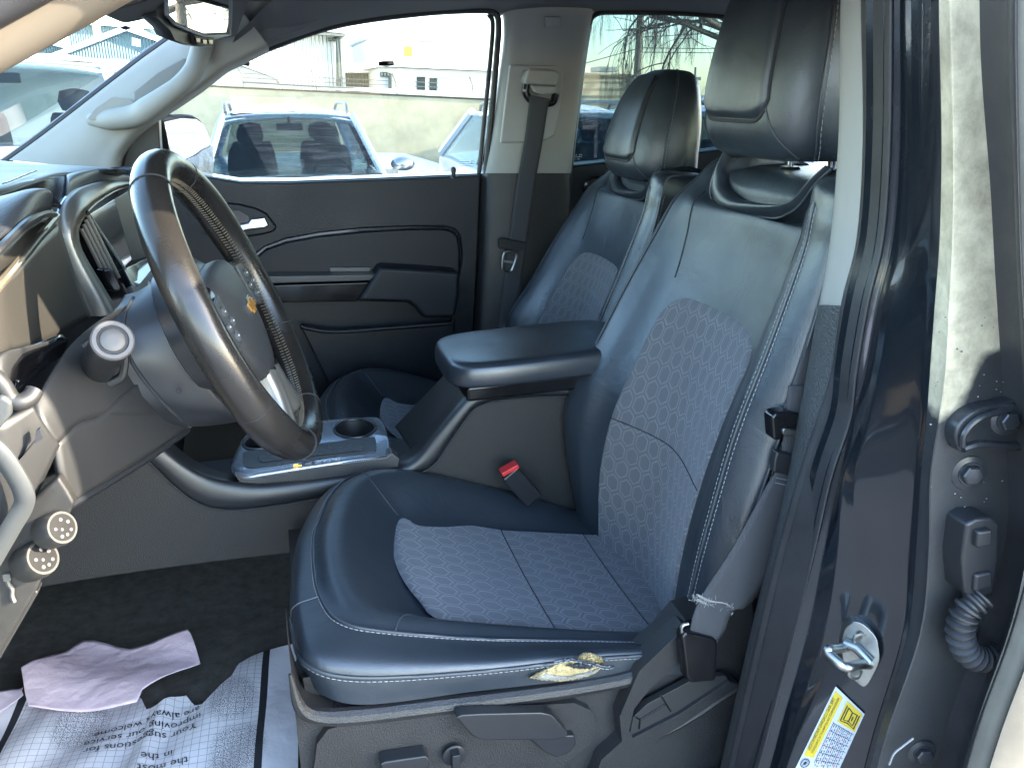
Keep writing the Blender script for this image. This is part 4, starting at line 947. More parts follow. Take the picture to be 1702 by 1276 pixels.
mb = MB(); mb.prism([at_y(x, y, .772) for x, y in [(-40, 960), (20, 880), (60, 826), (97, 792), (112, 815), (124, 836), (112, 862), (62, 978), (0, 1082), (-40, 1140)]], (0, .015, 0)); kp = mb.build("knob_panel", [BRUSHED], dash, bevel=.003)
def knob(c, f, r, marks):
    p0, p1 = at_y(*c, .772), at_y(*f, .760); a = unit(p1-p0); L_ = np.linalg.norm(p1-p0); mb = MB()
    prof = [(r*1.0, 0), (r*1.02, L_*.2), (r, L_*.85), (r*.94, L_), (r*.80, L_)]
    n = 40; u = unit(np.cross(a, (0, 0, 1))); v = np.cross(a, u); G = []
    for rr, h in prof: G.append([p0 + a*h + rr*(1 + (.035 if j % 4 < 2 and 0 < h < L_ else 0))*(math.cos(2*math.pi*j/n)*u + math.sin(2*math.pi*j/n)*v) for j in range(n)])
    mb.grid(G, 0, cv=True, caps=True); mb.lathe([(r*.80, L_), (r*.80, L_+.0004), (r*.2, L_+.0006)], p0, a, 30, 1)
    k = mb.build("rotary_knob", [M("knob_grey", (.028, .027, .024), .5), M("knob_face", (.005, .005, .005), .55, spec=.2)], kp, angle=45)
    mb = MB()
    for (x, y, s_) in marks: mb.lathe([(s_*r, 0), (s_*r*.6, .0004)], p0 + a*(L_+.0006) + r*(x*u + y*v), a, 10)
    mb.build("knob_marks", [M("worn_ink", (.12, .12, .12), .6)], k)
mk1 = [(.3, .45, .11), (-.05, .5, .10), (-.4, .35, .10), (.45, -.1, .10), (-.45, -.15, .11), (-.1, -.45, .11), (.1, .1, .09)]
knob((78, 884), (104, 876), .0155, mk1); knob((44, 938), (72, 926), .0165, mk1)
mb = MB(); mb.tube(cr([at_y(x, y, .769) for x, y in [(10, 956), (14, 970), (20, 978), (20, 990), (24, 1000)]], 4), .002, 6); mb.box(at_y(12, 958, .769), .006, .004, .007); mb.build("panel_symbol", [M("worn_symbol", (.10, .095, .085), .5)], kp)
mb = MB(); mb.prism([at_y(x, y, .782) for x, y in [(-60, 1040), (0, 1030), (58, 980), (64, 985), (0, 1095), (-60, 1190)]], (0, .02, 0)); mb.build("kick_panel", [PLASTIC_G], truck, bevel=.004)

# ------------------------------------------------------------------ centre console
CON = M("console_side", (.016, .0155, .015), .55, bump=('vor', 520, .35, .001), rvar=(6, .05))
cY = 1.305
mb = MB()
side = [(-60, 1010), (62, 978), (132, 966), (247, 949), (345, 936), (487, 920), (700, 905), (960, 900), (985, 720), (960, 650), (899, 656), (820, 664), (782, 682), (716, 775), (655, 792), (560, 818), (510, 830), (428, 842), (379, 845), (336, 837), (296, 811), (247, 765), (225, 742), (150, 760), (60, 800), (-60, 850)]
mb.prism([at_y(x, y, cY) for x, y in side], (0, .03, 0)); con = mb.build("centre_console", [CON], truck, bevel=.004, seg=2)
ru = [(215, 715), (262, 738), (300, 768), (329, 787), (362, 800), (421, 807), (494, 801), (557, 793), (654, 778), (690, 762), (724, 722), (776, 660), (800, 650), (835, 645), (899, 641), (975, 640)]
rl = [(212, 742), (247, 766), (296, 812), (336, 838), (379, 846), (428, 843), (510, 830), (560, 820), (640, 798), (712, 778), (745, 736), (782, 684), (800, 672), (820, 665), (899, 658), (975, 658)]
RU, RL = [resample(cr([at_y(x, y, cY-.006) for x, y in q], 6), 60) for q in (ru, rl)]
mb = MB(); rows = []
for a, b in zip(RU, RL): rows.append([a + np.array((0, .05, -.004)), a + np.array((0, .012, .002)), a, a + (b-a)*.3 + np.array((0, -.006, 0)), a + (b-a)*.7 + np.array((0, -.007, 0)), b, b + np.array((0, .01, 0))])
mb.grid(Surf(rows).dense(1, 4)); mb.build("console_rail", [PLASTIC_S], con, angle=80)
mb = MB(); mb.tube(RL + np.array((0, -.003, -.001)), .0016, 6); mb.build("console_joint", [SEAM], con)
mb = MB()
mb.box((.0, 1.43, .935), .75, .22, .03); mb.box((.46, 1.42, .94), .34, .20, .34); mb.box((-.42, 1.45, .97), .36, .22, .10)
mb.build("console_core", [PLASTIC], con, bevel=.01)
mb = MB(); mb.prism([at_y(655, 708, 1.50), at_y(742, 618, 1.50), at_y(776, 656, 1.31), at_y(692, 764, 1.31)], (.02, 0, 0)); mb.build("armrest_box_front", [PLASTIC_S], con, bevel=.004)
BEZ = M("bezel_plate", (.24, .27, .31), .26, .65, coat=.6, rvar=(10, .04)); zb = 1.022
bo = cr(np.array([(383, 775), (388, 757), (404, 726), (427, 713), (480, 704), (531, 698), (608, 692), (634, 696), (645, 722), (648, 740), (641, 756), (580, 764), (511, 774), (440, 785), (412, 789), (392, 785)], float), 4, True)
mb = MB(); mb.prism([at_z(x, y, zb) for x, y in bo], (0, 0, -.010)); bzp = mb.build("shifter_bezel", [BEZ], con, bevel=.004, seg=3)
mb = MB(); st_ = [(388, 786), (412, 792), (440, 788), (511, 777), (580, 767), (642, 759), (652, 752), (665, 762), (662, 778), (600, 789), (520, 798), (430, 805), (398, 803)]
m_, nt_, b_ = new_mat("carbon_weave"); ck = N(nt_, "ShaderNodeTexChecker"); ck.inputs["Scale"].default_value = 520; tcn = N(nt_, "ShaderNodeTexCoord"); nt_.links.new(tcn.outputs["Object"], ck.inputs["Vector"]); ck.inputs[1].default_value = (.09, .09, .09, 1); ck.inputs[2].default_value = (.012, .012, .012, 1); nt_.links.new(ck.outputs["Color"], b_.inputs["Base Color"]); b_.inputs["Roughness"].default_value = .28
mb.prism([at_y(x, y, 1.300) for x, y in st_], (0, .03, 0)); mb.build("carbon_strip", [m_], bzp, bevel=.003)
def cut(o, mb):
    c = mb.build("cutter", [PLASTIC_S]); md = o.modifiers.new("cut", 'BOOLEAN'); md.object = c; md.operation = 'DIFFERENCE'; md.solver = 'EXACT'
    dg = bpy.context.evaluated_depsgraph_get(); me = bpy.data.meshes.new_from_object(o.evaluated_get(dg)); o.modifiers.clear(); o.data = me; bpy.data.objects.remove(c)
    for p in me.polygons: p.use_smooth = True
    me.set_sharp_from_angle(angle=math.radians(35))
def hole(cx, cy, rx, ry, rot=0):
    P = [at_z(cx + rx*math.cos(q)*math.cos(rot) - ry*math.sin(q)*math.sin(rot), cy + rx*math.cos(q)*math.sin(rot) + ry*math.sin(q)*math.cos(rot), zb) for q in np.linspace(0, 2*math.pi, 41)[:-1]]
    cb_ = MB(); cb_.prism([p + np.array((0, 0, .02)) for p in P], (0, 0, -.2)); cut(bzp, cb_)
    c0 = np.mean(P, 0); mb = MB(); mb.tube([p + np.array((0, 0, .0008)) for p in P], .0026, 8, 0, closed=True)
    G = [[c0 + (p-c0)*s_ + np.array((0, 0, h)) for p in P] for s_, h in ((1.0, 0), (.985, -.004), (.93, -.045), (.90, -.052), (.02, -.054))]
    mb.grid(G, 1, cv=True)
    return mb.build("cup_holder", [PLASTIC_S, M("cup_well", (.014, .014, .015), .5)], bzp)
hole(590, 713, 34, 15, -.06); hole(440, 732, 36, 13, -.25)
mb = MB(); sl_ = cr(np.array([(404, 757), (410, 751), (470, 744), (560, 734), (615, 727), (624, 730), (625, 747), (617, 752), (560, 758), (490, 768), (432, 776), (410, 777), (405, 770)], float), 3, True)
mb.prism([at_z(x, y, zb+.0008) for x, y in sl_], (0, 0, .0012)); plate = mb.build("shift_plate", [M("plate_dark", (.02, .021, .024), .3)], bzp, bevel=.0006)
mb = MB(); mb.prism([at_z(x, y, zb+.0026) for x, y in [(428, 757), (438, 752), (520, 742), (598, 733), (606, 737), (604, 748), (520, 757), (436, 768), (430, 765)]], (0, 0, .0008)); mb.build("shift_gate", [M("gate_boot", (.05, .05, .05), .25, .5, rvar=(25, .15))], plate, bevel=.0004)
mb = MB(); b0 = at_z(505, 752, zb); mb.tube([b0, b0 + np.array((-.005, 0, .05))], .007, 10, 0); mb.build("shift_lever", [CHROME], bzp)
mb = MB(); mb.lathe([(.008, 0), (.017, .01), (.021, .028), (.020, .045), (.012, .054)], b0 + np.array((-.004, 0, .025)), (-.1, 0, 1), 20); mb.build("shift_knob", [LEATHER_D], bzp)
for ch, x, y, mt_ in (("P", 497, 772, emit_mat("lit_amber", (1.0, .50, .02), .8)), ("R", 514, 769.5, WHITE_INK), ("N", 529, 767.5, WHITE_INK), ("D", 545, 765, WHITE_INK), ("M", 561, 762.5, WHITE_INK)):
    mb = MB(); put_text(mb, ch, .0150 if ch != "P" else .018, at_z(x+4, y, zb+.0042), (0, 1, 0), (-1, 0, 0)); mb.build("gear_letter", [mt_], plate)
# armrest lid
mb = MB(); pl_ = []
for k in range(48):
    q = 2*math.pi*k/48; e = .42
    pl_.append((.43 + .172*math.copysign(abs(math.cos(q))**e, math.cos(q)), 1.362 + .108*math.copysign(abs(math.sin(q))**e, math.sin(q))))
rows = []
for s_, z in ((.90, 1.142), (.985, 1.146), (1.0, 1.154), (1.0, 1.164), (.985, 1.174), (.95, 1.181), (.85, 1.1855), (.5, 1.187), (.02, 1.188)): rows.append([(.43 + (x-.43)*(1-(1-s_)*.6), 1.362 + (y-1.362)*s_, z + .03*(x-.43)) for x, y in pl_])
mb.grid(Surf(rows).dense(3, 1), 0, cv=True, caps=True); mb.build("armrest_lid", [LEATHER_D], con, angle=70)
mb = MB(); mb.prism([(.285, 1.275, 1.112), (.60, 1.275, 1.118), (.60, 1.50, 1.118), (.285, 1.50, 1.112)], (0, 0, .028)); mb.build("armrest_hinge", [BLACK_GLOSS], con, bevel=.006)
# seat belt buckle between seat and console
mb = MB(); c0 = at_y(866, 806, 1.262); dr_ = unit(at_y(893, 832, 1.262)-at_y(845, 778, 1.262)); wv_ = np.cross(dr_, (0, 1, 0))
mb.box(c0, .075, .022, .034, ax=(dr_, (0, 1, 0), wv_)); bk = mb.build("belt_buckle", [PLASTIC_S], driver_seat, bevel=.004, seg=3)
mb = MB(); cR = at_y(846, 778, 1.256); ew = unit(at_y(863, 768, 1.256)-at_y(828, 787, 1.256)); mb.box(cR, .032, .022, .008, ax=(ew, (0, 1, 0), np.cross(ew, (0, 1, 0)))); mb.build("release_button", [RED_PL], bk, bevel=.002)

# ------------------------------------------------------------------ mirror, visor
mn = unit((.968, -.242, -.062))
mC = at_y(326, 8, 1.38); me_x = unit(np.cross((0, 0, 1), mn)); me_y = np.cross(mn, me_x)
gl_px = [(274, -36), (276, 25), (290, 40), (320, 53), (338, 59), (378, 57), (382, 40), (384, -36)]
gp = [at_plane(x, y, mC, mn) for x, y in gl_px]; gc = np.mean(gp, 0)
mb = MB(); mb.prism([p + mn*.0005 for p in gp], -mn*.004); mrr = MB()
bk_ = [(258, -40), (258, 0), (261, 30), (283, 51), (291, 67), (318, 77), (350, 79), (357, 66), (384, 59), (386, -40)]
bp_ = [at_plane(x, y, mC - mn*.004, mn) for x, y in bk_]; bc = np.mean(bp_, 0)
mrr.grid([[p for p in bp_], [bc + (p-bc)*.98 - mn*.012 for p in bp_], [bc + (p-bc)*.8 - mn*.03 for p in bp_], [bc + (p-bc)*.3 - mn*.036 for p in bp_]], 0, cv=True, caps=True)
mir = mrr.build("rear_view_mirror", [PLASTIC_S], truck, angle=45)
mb.build("mirror_glass", [M("mirror_silver_in", (.92, .93, .92), .01, 1.0)], mir)
mb = MB(); mb.tube([p + mn*.001 for p in gp], .0028, 8, closed=True); mb.build("mirror_rim", [M("rim_grey", (.25, .28, .29), .35)], mir)
mb = MB(); bs_ = [at_plane(x, y, mC + mn*.002, mn) for x, y in [(323, 58), (340, 62), (357, 63), (354, 77), (344, 78), (328, 75)]]; mb.prism(bs_, -mn*.01); bstrip = mb.build("button_strip", [PLASTIC_G], mir, bevel=.001)
for x, y in ((329.5, 67), (340.5, 69.5), (350.5, 69.5)):
    mb = MB(); mb.prism([at_plane(x+dx, y+dy, mC + mn*.0035, mn) for dx, dy in ((-4, -4), (4, -3.4), (3.2, 4.4), (-2.4, 4))], -mn*.003); mb.build("mirror_button", [BLACK_GLOSS], bstrip, bevel=.0008)
mb = MB(); mb.tube(cr([gc - mn*.03, gc - mn*.06 + np.array((0, .0, .03)), gc - mn*.12 + np.array((0, 0, .08))], 5), .011, 10); mb.build("mirror_stem", [PLASTIC_S], mir)
vz = MB(); vp_ = [(146, 14), (165, 22), (200, 15), (243, 3), (300, -70), (120, -70)]
vz.prism([at_y(x, y, 1.02) for x, y in vp_], (-.02, .34, .012)); vz.build("sun_visor", [M("visor_vinyl", (.02, .02, .022), .7)], truck, bevel=.006, seg=3)

# ------------------------------------------------------------------ paper on the floor
FZ = .69
def paper_z(x, y): return FZ + .004 + .007*math.sin(x*21 + y*9) + .004*math.sin(x*47 - y*31) + (.016*math.exp(-((x+.245-.25*(y-1.1))/.018)**2))
tops = [(-30, 1190), (0, 1176), (46, 1150), (165, 1148), (234, 1156), (243, 1181), (264, 1181), (290, 1170), (311, 1160), (324, 1175), (337, 1176), (356, 1158), (372, 1143), (388, 1130), (392, 1116), (398, 1107), (420, 1092), (441, 1084), (474, 1073), (496, 1066)]
mb = MB(); G, U = [], []
for x in np.linspace(-30, 496, 120):
    t = np.interp(x, [p[0] for p in tops], [p[1] for p in tops]); row, ur = [], []
    for q in np.linspace(0, 1, 40):
        y = t + (1330-t)*q; p = at_z(x, y, FZ); p = np.array((p[0], p[1], paper_z(p[0], p[1]))); row.append(p); ur.append((p[0], p[1]))
    G.append(row); U.append(ur)
mb.grid(G, 0, uv=U)
m_, nt_, b_ = new_mat("printed_floor_paper"); L = nt_.links.new
def mt(op, a, bb=0.0, clamp=False):
    n = N(nt_, "ShaderNodeMath", operation=op); n.use_clamp = clamp
    for i, q in enumerate((a, bb)):
        if isinstance(q, (int, float)): n.inputs[i].default_value = q
        else: L(q, n.inputs[i])
    return n.outputs[0]
uvn = N(nt_, "ShaderNodeUVMap"); sx = N(nt_, "ShaderNodeSeparateXYZ"); L(uvn.outputs[0], sx.inputs[0]); X_, Y_ = sx.outputs[0], sx.outputs[1]
Xs = mt('ADD', X_, mt('MULTIPLY', Y_, -.05))
def lines(c, per, wd): return mt('LESS_THAN', mt('ABSOLUTE', mt('SUBTRACT', mt('FRACT', mt('DIVIDE', mt('ADD', c, 10.0), per)), .5)), wd/per/2)
XL, XR = -.447 - .05*1.145 - .0, -.073 - .05*1.283
inside = mt('MULTIPLY', mt('GREATER_THAN', Xs, XL), mt('LESS_THAN', Xs, XR))
gridl = mt('MULTIPLY', mt('MAXIMUM', lines(Xs, .0118, .0007), lines(Y_, .0112, .0007)), inside)
bar = mt('MAXIMUM', mt('LESS_THAN', mt('ABSOLUTE', mt('SUBTRACT', Xs, XL)), .0055), mt('LESS_THAN', mt('ABSOLUTE', mt('SUBTRACT', Xs, XR)), .0055))
spk = None
for (ex, ey, ra, rb_) in ((-.345, 1.175, .042, .058), (-.125, 1.165, .038, .052), (-.385, 1.035, .05, .04), (-.115, 1.055, .042, .055)):
    d = mt('ADD', mt('POWER', mt('ABSOLUTE', mt('DIVIDE', mt('SUBTRACT', X_, ex), ra)), 2.4), mt('POWER', mt('ABSOLUTE', mt('DIVIDE', mt('SUBTRACT', Y_, ey), rb_)), 2.4)); f = mt('SUBTRACT', 1.15, d, True)
    spk = f if spk is None else mt('MAXIMUM', spk, f)
nz = N(nt_, "ShaderNodeTexNoise"); nz.inputs["Scale"].default_value = 620; nz.inputs["Detail"].default_value = 1; L(uvn.outputs[0], nz.inputs["Vector"])
speck = mt('MULTIPLY', mt('GREATER_THAN', nz.outputs["Fac"], .53), mt('MULTIPLY', spk, 1.6, True))
ink = mt('MAXIMUM', mt('MULTIPLY', gridl, .62), mt('MAXIMUM', bar, mt('MULTIPLY', speck, .85)))
dt = N(nt_, "ShaderNodeTexNoise"); dt.inputs["Scale"].default_value = 7; dt.inputs["Detail"].default_value = 6; L(uvn.outputs[0], dt.inputs["Vector"])
mx = N(nt_, "ShaderNodeMix"); mx.data_type = 'RGBA'; L(dt.outputs["Fac"], mx.inputs[0]); mx.inputs[6].default_value = (.80, .74, .72, 1); mx.inputs[7].default_value = (.60, .55, .53, 1)
m2 = N(nt_, "ShaderNodeMix"); m2.data_type = 'RGBA'; L(ink, m2.inputs[0]); L(mx.outputs[2], m2.inputs[6]); m2.inputs[7].default_value = (.02, .02, .022, 1); L(m2.outputs[2], b_.inputs["Base Color"]); b_.inputs["Roughness"].default_value = .8
cz = N(nt_, "ShaderNodeTexNoise"); cz.inputs["Scale"].default_value = 30; cz.inputs["Detail"].default_value = 5; L(uvn.outputs[0], cz.inputs["Vector"]); bmp = N(nt_, "ShaderNodeBump"); bmp.inputs["Strength"].default_value = .5; bmp.inputs["Distance"].default_value = .006; L(cz.outputs["Fac"], bmp.inputs["Height"]); L(bmp.outputs[0], b_.inputs["Normal"])
INK = M("black_ink", (.02, .02, .022), .7)
def put_line(body, size, px, ang=0.0):
    o = at_z(*px, FZ); ex = unit((at_z(205, 1226, FZ) - at_z(290, 1207, FZ))[:2]); c_, s_ = -ex[0], -ex[1]
    # the sheet lies the other way up to us: text runs towards -x
    def wf(u, v):
        x = o[0] - u*c_ + v*s_; y = o[1] - u*s_ - v*c_; return np.array((x, y, paper_z(x, y) + .0022))
    put_text(mb, body, size, o, None, None, 1, wf)
put_line("Your suggestions for", .0185, (236, 1229)); put_line("improving our service", .0185, (240, 1214)); put_line("are always welcome.", .0185, (244, 1199))
put_line("in the", .0185, (262, 1254)); put_line("the most", .0185, (272, 1270))
pap = mb.build("floor_paper", [m_, INK], None, solid=0, angle=80)
tag(pap, "white printed paper mat with grid lines and footprint speckles on the carpet beside the seat", "paper mat")
mb = MB()
pk_px = [(39, 1127), (60, 1112), (109, 1087), (124, 1074), (138, 1065), (156, 1064), (178, 1069), (198, 1076), (217, 1081), (250, 1078), (285, 1070), (316, 1061), (326, 1082), (334, 1109), (300, 1127), (262, 1149), (237, 1163), (232, 1178), (140, 1182), (46, 1180), (44, 1160), (42, 1144)]
def pink_z(x, y): return FZ + .030 + .007*math.sin(x*26+1) + .005*math.sin(y*37+x*20)
def fillpoly(px, zf, mi, n=60, m=24):
    xs = [p[0] for p in px]; x0, x1 = min(xs), max(xs); G = []
    for x in np.linspace(x0+.3, x1-.3, n):
        ys = []
        for k in range(len(px)):
            (xa, ya), (xb, yb) = px[k], px[(k+1) % len(px)]
            if (xa-x)*(xb-x) <= 0 and xa != xb: ys.append(ya + (yb-ya)*(x-xa)/(xb-xa))
        a, b = min(ys), max(ys); row = []
        for q in np.linspace(0, 1, m):
            p = at_z(x, a+(b-a)*q, FZ + .02); row.append((p[0], p[1], zf(p[0], p[1])))
        G.append(row)
    mb.grid(G, mi)
fillpoly(pk_px, pink_z, 0)
tag(mb.build("torn_paper", [M("pink_paper", (.82, .60, .61), .75, bump=('noise', 28, .5, .012), var=(7, .06))], None, solid=.0006), "torn blank pinkish paper sheet lying between dark carpet and printed mat", "paper sheet")
mb = MB(); fillpoly([(-30, 1172), (0, 1160), (20, 1154), (39, 1153), (41, 1164), (20, 1180), (0, 1195), (-30, 1215)], lambda x, y: FZ + .034 + .004*math.sin(x*60), 0, 20, 10)
tag(mb.build("torn_paper", [M("pink_scrap", (.76, .60, .63), .75, bump=('noise', 30, .5, .01))], None, solid=.0006), "small curled pinkish paper scrap at the mat's outer corner", "paper scrap")
# ------------------------------------------------------------------ near B-pillar, door seal, striker, hinges, rear door edge
RY = [-70, 33, 230, 395, 504, 614, 697, 795, 924, 1056, 1215, 1340]
RAIL = {
    'tl': (.80, [1404, 1402, 1398, 1384, 1366, 1346, 1331, 1316, 1286, 1254, 1218, 1190]),
    'sl': (.735, [1430, 1431, 1434, 1424, 1398, 1382, 1357, 1325, 1289, 1258, 1222, 1195]),
    'sr': (.69, [1476, 1476, 1474, 1463, 1438, 1419, 1409, 1377, 1348, 1316, 1274, 1240]),
    'gr': (.683, [1496, 1496, 1496, 1485, 1460, 1440, 1420, 1395, 1368, 1340, 1296, 1262]),
    'p1': (.665, [1515, 1515, 1515, 1503, 1470, 1451, 1432, 1400, 1391, 1370, 1314, 1272]),
    'p2': (.652, [1533, 1533, 1530, 1514, 1482, 1462, 1444, 1421, 1420, 1400, 1331, 1288]),
    'p3': (.605, [1548, 1548, 1550, 1545, 1542, 1535, 1532, 1520, 1512, 1499, 1452, 1420]),
    'p4': (.575, [1561, 1561, 1565, 1562, 1554, 1546, 1540, 1530, 1522, 1508, 1462, 1430]),
    'p5': (.555, [1580, 1580, 1586, 1585, 1580, 1574, 1563, 1548, 1546, 1531, 1477, 1443]),
    'p6': (.548, [1662, 1662, 1676, 1676, 1682, 1690, 1695, 1700, 1702, 1690, 1640, 1600]),
}
R3 = {k: np.array([at_y(x, y, Y) for x, y in zip(xs, RY)]) for k, (Y, xs) in RAIL.items()}
def railpt(k, y):
    Y, xs = RAIL[k]; return float(np.interp(y, RY, xs)), Y
def on_panel(x, y, a='p2', b='p3', lift=0.0):
    (xa, Ya), (xb, Yb) = railpt(a, y), railpt(b, y); q = (x-xa)/(xb-xa); return at_y(x, y, Ya + (Yb-Ya)*q - lift)
lit = MB()
top = [k for k in range(len(RY)) if RY[k] <= 520]
rows = [[R3['tl'][k] + np.array((.10, .05, 0)), R3['tl'][k], R3['sl'][k]*.5 + R3['tl'][k]*.5 + np.array((-.006, -.003, 0)), R3['sl'][k] + np.array((.004, -.01, 0))] for k in range(0, 5)]
rows[-1] = [p + np.array((0, 0, -.004)) for p in rows[-1]]
lit.grid(Surf(rows).dense(4, 4)); nbp = lit.build("pillar_trim", [TRIM_LIGHT], truck, angle=80)
lit = MB(); rows = [[R3['tl'][k] + np.array((.10, .05, 0)), R3['tl'][k] + np.array((.0, 0, 0)), R3['sl'][k]*.5 + R3['tl'][k]*.5 + np.array((-.010, -.005, 0)), R3['sl'][k] + np.array((.002, -.012, 0))] for k in range(4, 12)]
lit.grid(Surf(rows).dense(4, 4)); lit.build("pillar_cover", [M("cover_plastic", (.04, .043, .045), .6, bump=('vor', 320, .6, .0016))], nbp, angle=80)
# bulb seal
mb = MB(); rows = []
for a, b in zip(R3['sl'], R3['sr']):
    row = []
    for q in np.linspace(0, math.pi, 9):
        m = (a+b)/2 + (b-a)/2*(-math.cos(q)); row.append(m + np.array((.25, -.97, 0))*.013*math.sin(q))
    rows.append([a + np.array((.016, .016, 0))] + row + [b + np.array((0, .02, 0))])
mb.grid(Surf(rows).dense(5, 2)); mb.build("door_seal", [RUBBER], truck, angle=80)
# painted pillar
mb = MB(); order = ['sr', 'gr', 'p1', 'p2', 'p3', 'p4', 'p5', 'p6']; rows = []
for k in range(len(RY)):
    row = [R3['sr'][k] + np.array((0, .03, 0)), R3['sr'][k] + np.array((0, .004, 0))]
    for nme in order[1:]:
        p = R3[nme][k]; row.append(p)
    row.append(R3['p6'][k] + np.array((.01, .06, 0))); rows.append(row)
Gd = cr(np.array(rows), 5)
# sharp-ish creases between the strips: split every strip in three
fine = []
for r in Gd:
    rr = []
    for j in range(len(r)-1): rr += [r[j], r[j] + (r[j+1]-r[j])*.18, r[j] + (r[j+1]-r[j])*.82]
    rr.append(r[-1]); fine.append(rr)
fine = np.array(fine)
sm = np.swapaxes(cr(np.swapaxes(fine, 0, 1), 2), 0, 1)
PALE_TOP, nt_, b_ = new_mat("pale_top_paint"); L = nt_.links.new
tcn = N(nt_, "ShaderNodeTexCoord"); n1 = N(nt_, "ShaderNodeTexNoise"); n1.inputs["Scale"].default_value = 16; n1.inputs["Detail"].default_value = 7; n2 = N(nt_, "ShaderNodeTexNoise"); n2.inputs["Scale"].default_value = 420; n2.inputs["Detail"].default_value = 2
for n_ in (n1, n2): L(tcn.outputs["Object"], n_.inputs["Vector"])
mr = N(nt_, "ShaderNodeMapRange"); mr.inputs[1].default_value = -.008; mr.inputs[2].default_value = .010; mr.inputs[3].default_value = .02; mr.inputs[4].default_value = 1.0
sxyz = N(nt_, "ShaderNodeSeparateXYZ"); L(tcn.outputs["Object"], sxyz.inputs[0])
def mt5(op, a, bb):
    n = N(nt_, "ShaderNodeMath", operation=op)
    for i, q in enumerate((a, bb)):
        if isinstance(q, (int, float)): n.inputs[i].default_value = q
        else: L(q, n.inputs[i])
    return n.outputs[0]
# mottled cream on the upper part, dark below a scalloped edge
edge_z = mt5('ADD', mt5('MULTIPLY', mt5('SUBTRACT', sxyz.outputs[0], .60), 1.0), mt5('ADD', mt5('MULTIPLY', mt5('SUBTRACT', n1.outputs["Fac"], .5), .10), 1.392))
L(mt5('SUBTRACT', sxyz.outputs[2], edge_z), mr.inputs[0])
mxx = N(nt_, "ShaderNodeMix"); mxx.data_type = 'RGBA'; L(mr.outputs[0], mxx.inputs[0]); mxx.inputs[6].default_value = (.03, .033, .038, 1); pale_mix = N(nt_, "ShaderNodeMix"); pale_mix.data_type = 'RGBA'; pale_mix.inputs[6].default_value = (.36, .31, .22, 1); pale_mix.inputs[7].default_value = (.68, .60, .43, 1); fm_ = N(nt_, "ShaderNodeMapRange"); fm_.inputs[1].default_value = .33; fm_.inputs[2].default_value = .62; n3 = N(nt_, "ShaderNodeTexNoise"); n3.inputs["Scale"].default_value = 34; n3.inputs["Detail"].default_value = 9; n3.inputs["Roughness"].default_value = .7; n3.inputs["Distortion"].default_value = .25; L(tcn.outputs["Object"], n3.inputs["Vector"]); L(n3.outputs["Fac"], fm_.inputs[0]); L(fm_.outputs[0], pale_mix.inputs[0]); L(pale_mix.outputs[2], mxx.inputs[7]); L(mxx.outputs[2], b_.inputs["Base Color"])
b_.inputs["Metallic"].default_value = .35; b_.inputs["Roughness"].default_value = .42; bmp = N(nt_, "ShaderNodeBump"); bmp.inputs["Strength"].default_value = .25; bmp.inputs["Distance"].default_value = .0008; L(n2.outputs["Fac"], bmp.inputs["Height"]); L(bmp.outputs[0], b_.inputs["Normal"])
mb.grid(sm, 0)
nc = sm.shape[1]
pil = mb.build("door_pillar", [PAINT, PALE_TOP], truck, angle=35)
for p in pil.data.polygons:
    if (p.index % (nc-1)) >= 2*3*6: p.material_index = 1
# creased water beads on the dark paint
rs = np.random.RandomState(11)
mb = MB()
for k in range(46):
    x, y = rs.uniform(1545, 1690), rs.uniform(520, 900)
    c0 = on_panel(x, y, 'p5', 'p6', .001); r = rs.uniform(.0004, .0011); mb.lathe([(r, 0), (r*.8, r*.5), (r*.3, r*.75)], c0, (-.2, -1, .1), 7)
b_ = mb.build("water_beads", [M("water_bead", (.10, .10, .10), .04, 0, spec=1.0)], pil); tag(b_, kind="stuff")

# striker
mb = MB(); so = [(1402, 1050), (1414, 1036), (1424, 1033), (1440, 1041), (1456, 1058), (1461, 1076), (1462, 1098), (1452, 1122), (1440, 1140), (1430, 1139), (1412, 1122), (1404, 1110), (1399, 1085)]
def stp(x, y, l=0.0): return on_panel(x, y, lift=.006+l)
P = [stp(x, y) for x, y in cr(np.array(so, float), 3, True)]; mb.prism(P, (.012, .030, 0)); strk = mb.build("striker_plate", [STEEL], pil, bevel=.0012)
mb = MB(); mb.tube(cr([stp(1408, 1075, -.002), stp(1392, 1077, .016), stp(1379, 1078, .030), stp(1376, 1084, .032), stp(1394, 1101, .034), stp(1403, 1107, .032), stp(1412, 1108, .030), stp(1428, 1104, .016), stp(1446, 1104, -.002)], 6), .0052, 12); mb.build("striker_loop", [STEEL], strk, angle=60)
mb = MB(); mb.tube([stp(1404, 1068, .003), stp(1424, 1076, .003), stp(1446, 1100, .003)], .0055, 10); mb.build("striker_bar", [STEEL], strk)
for (x, y) in ((1430, 1061), (1421, 1117)):
    mb = MB(); c0 = stp(x, y, .0012); a_ = np.array((-.35, -.93, 0)); mb.lathe([(.0085, 0), (.008, .0018), (.0055, .0022), (.005, .0008), (.002, .0006)], c0, a_, 24); mb.build("striker_screw", [STEEL], strk, angle=40)
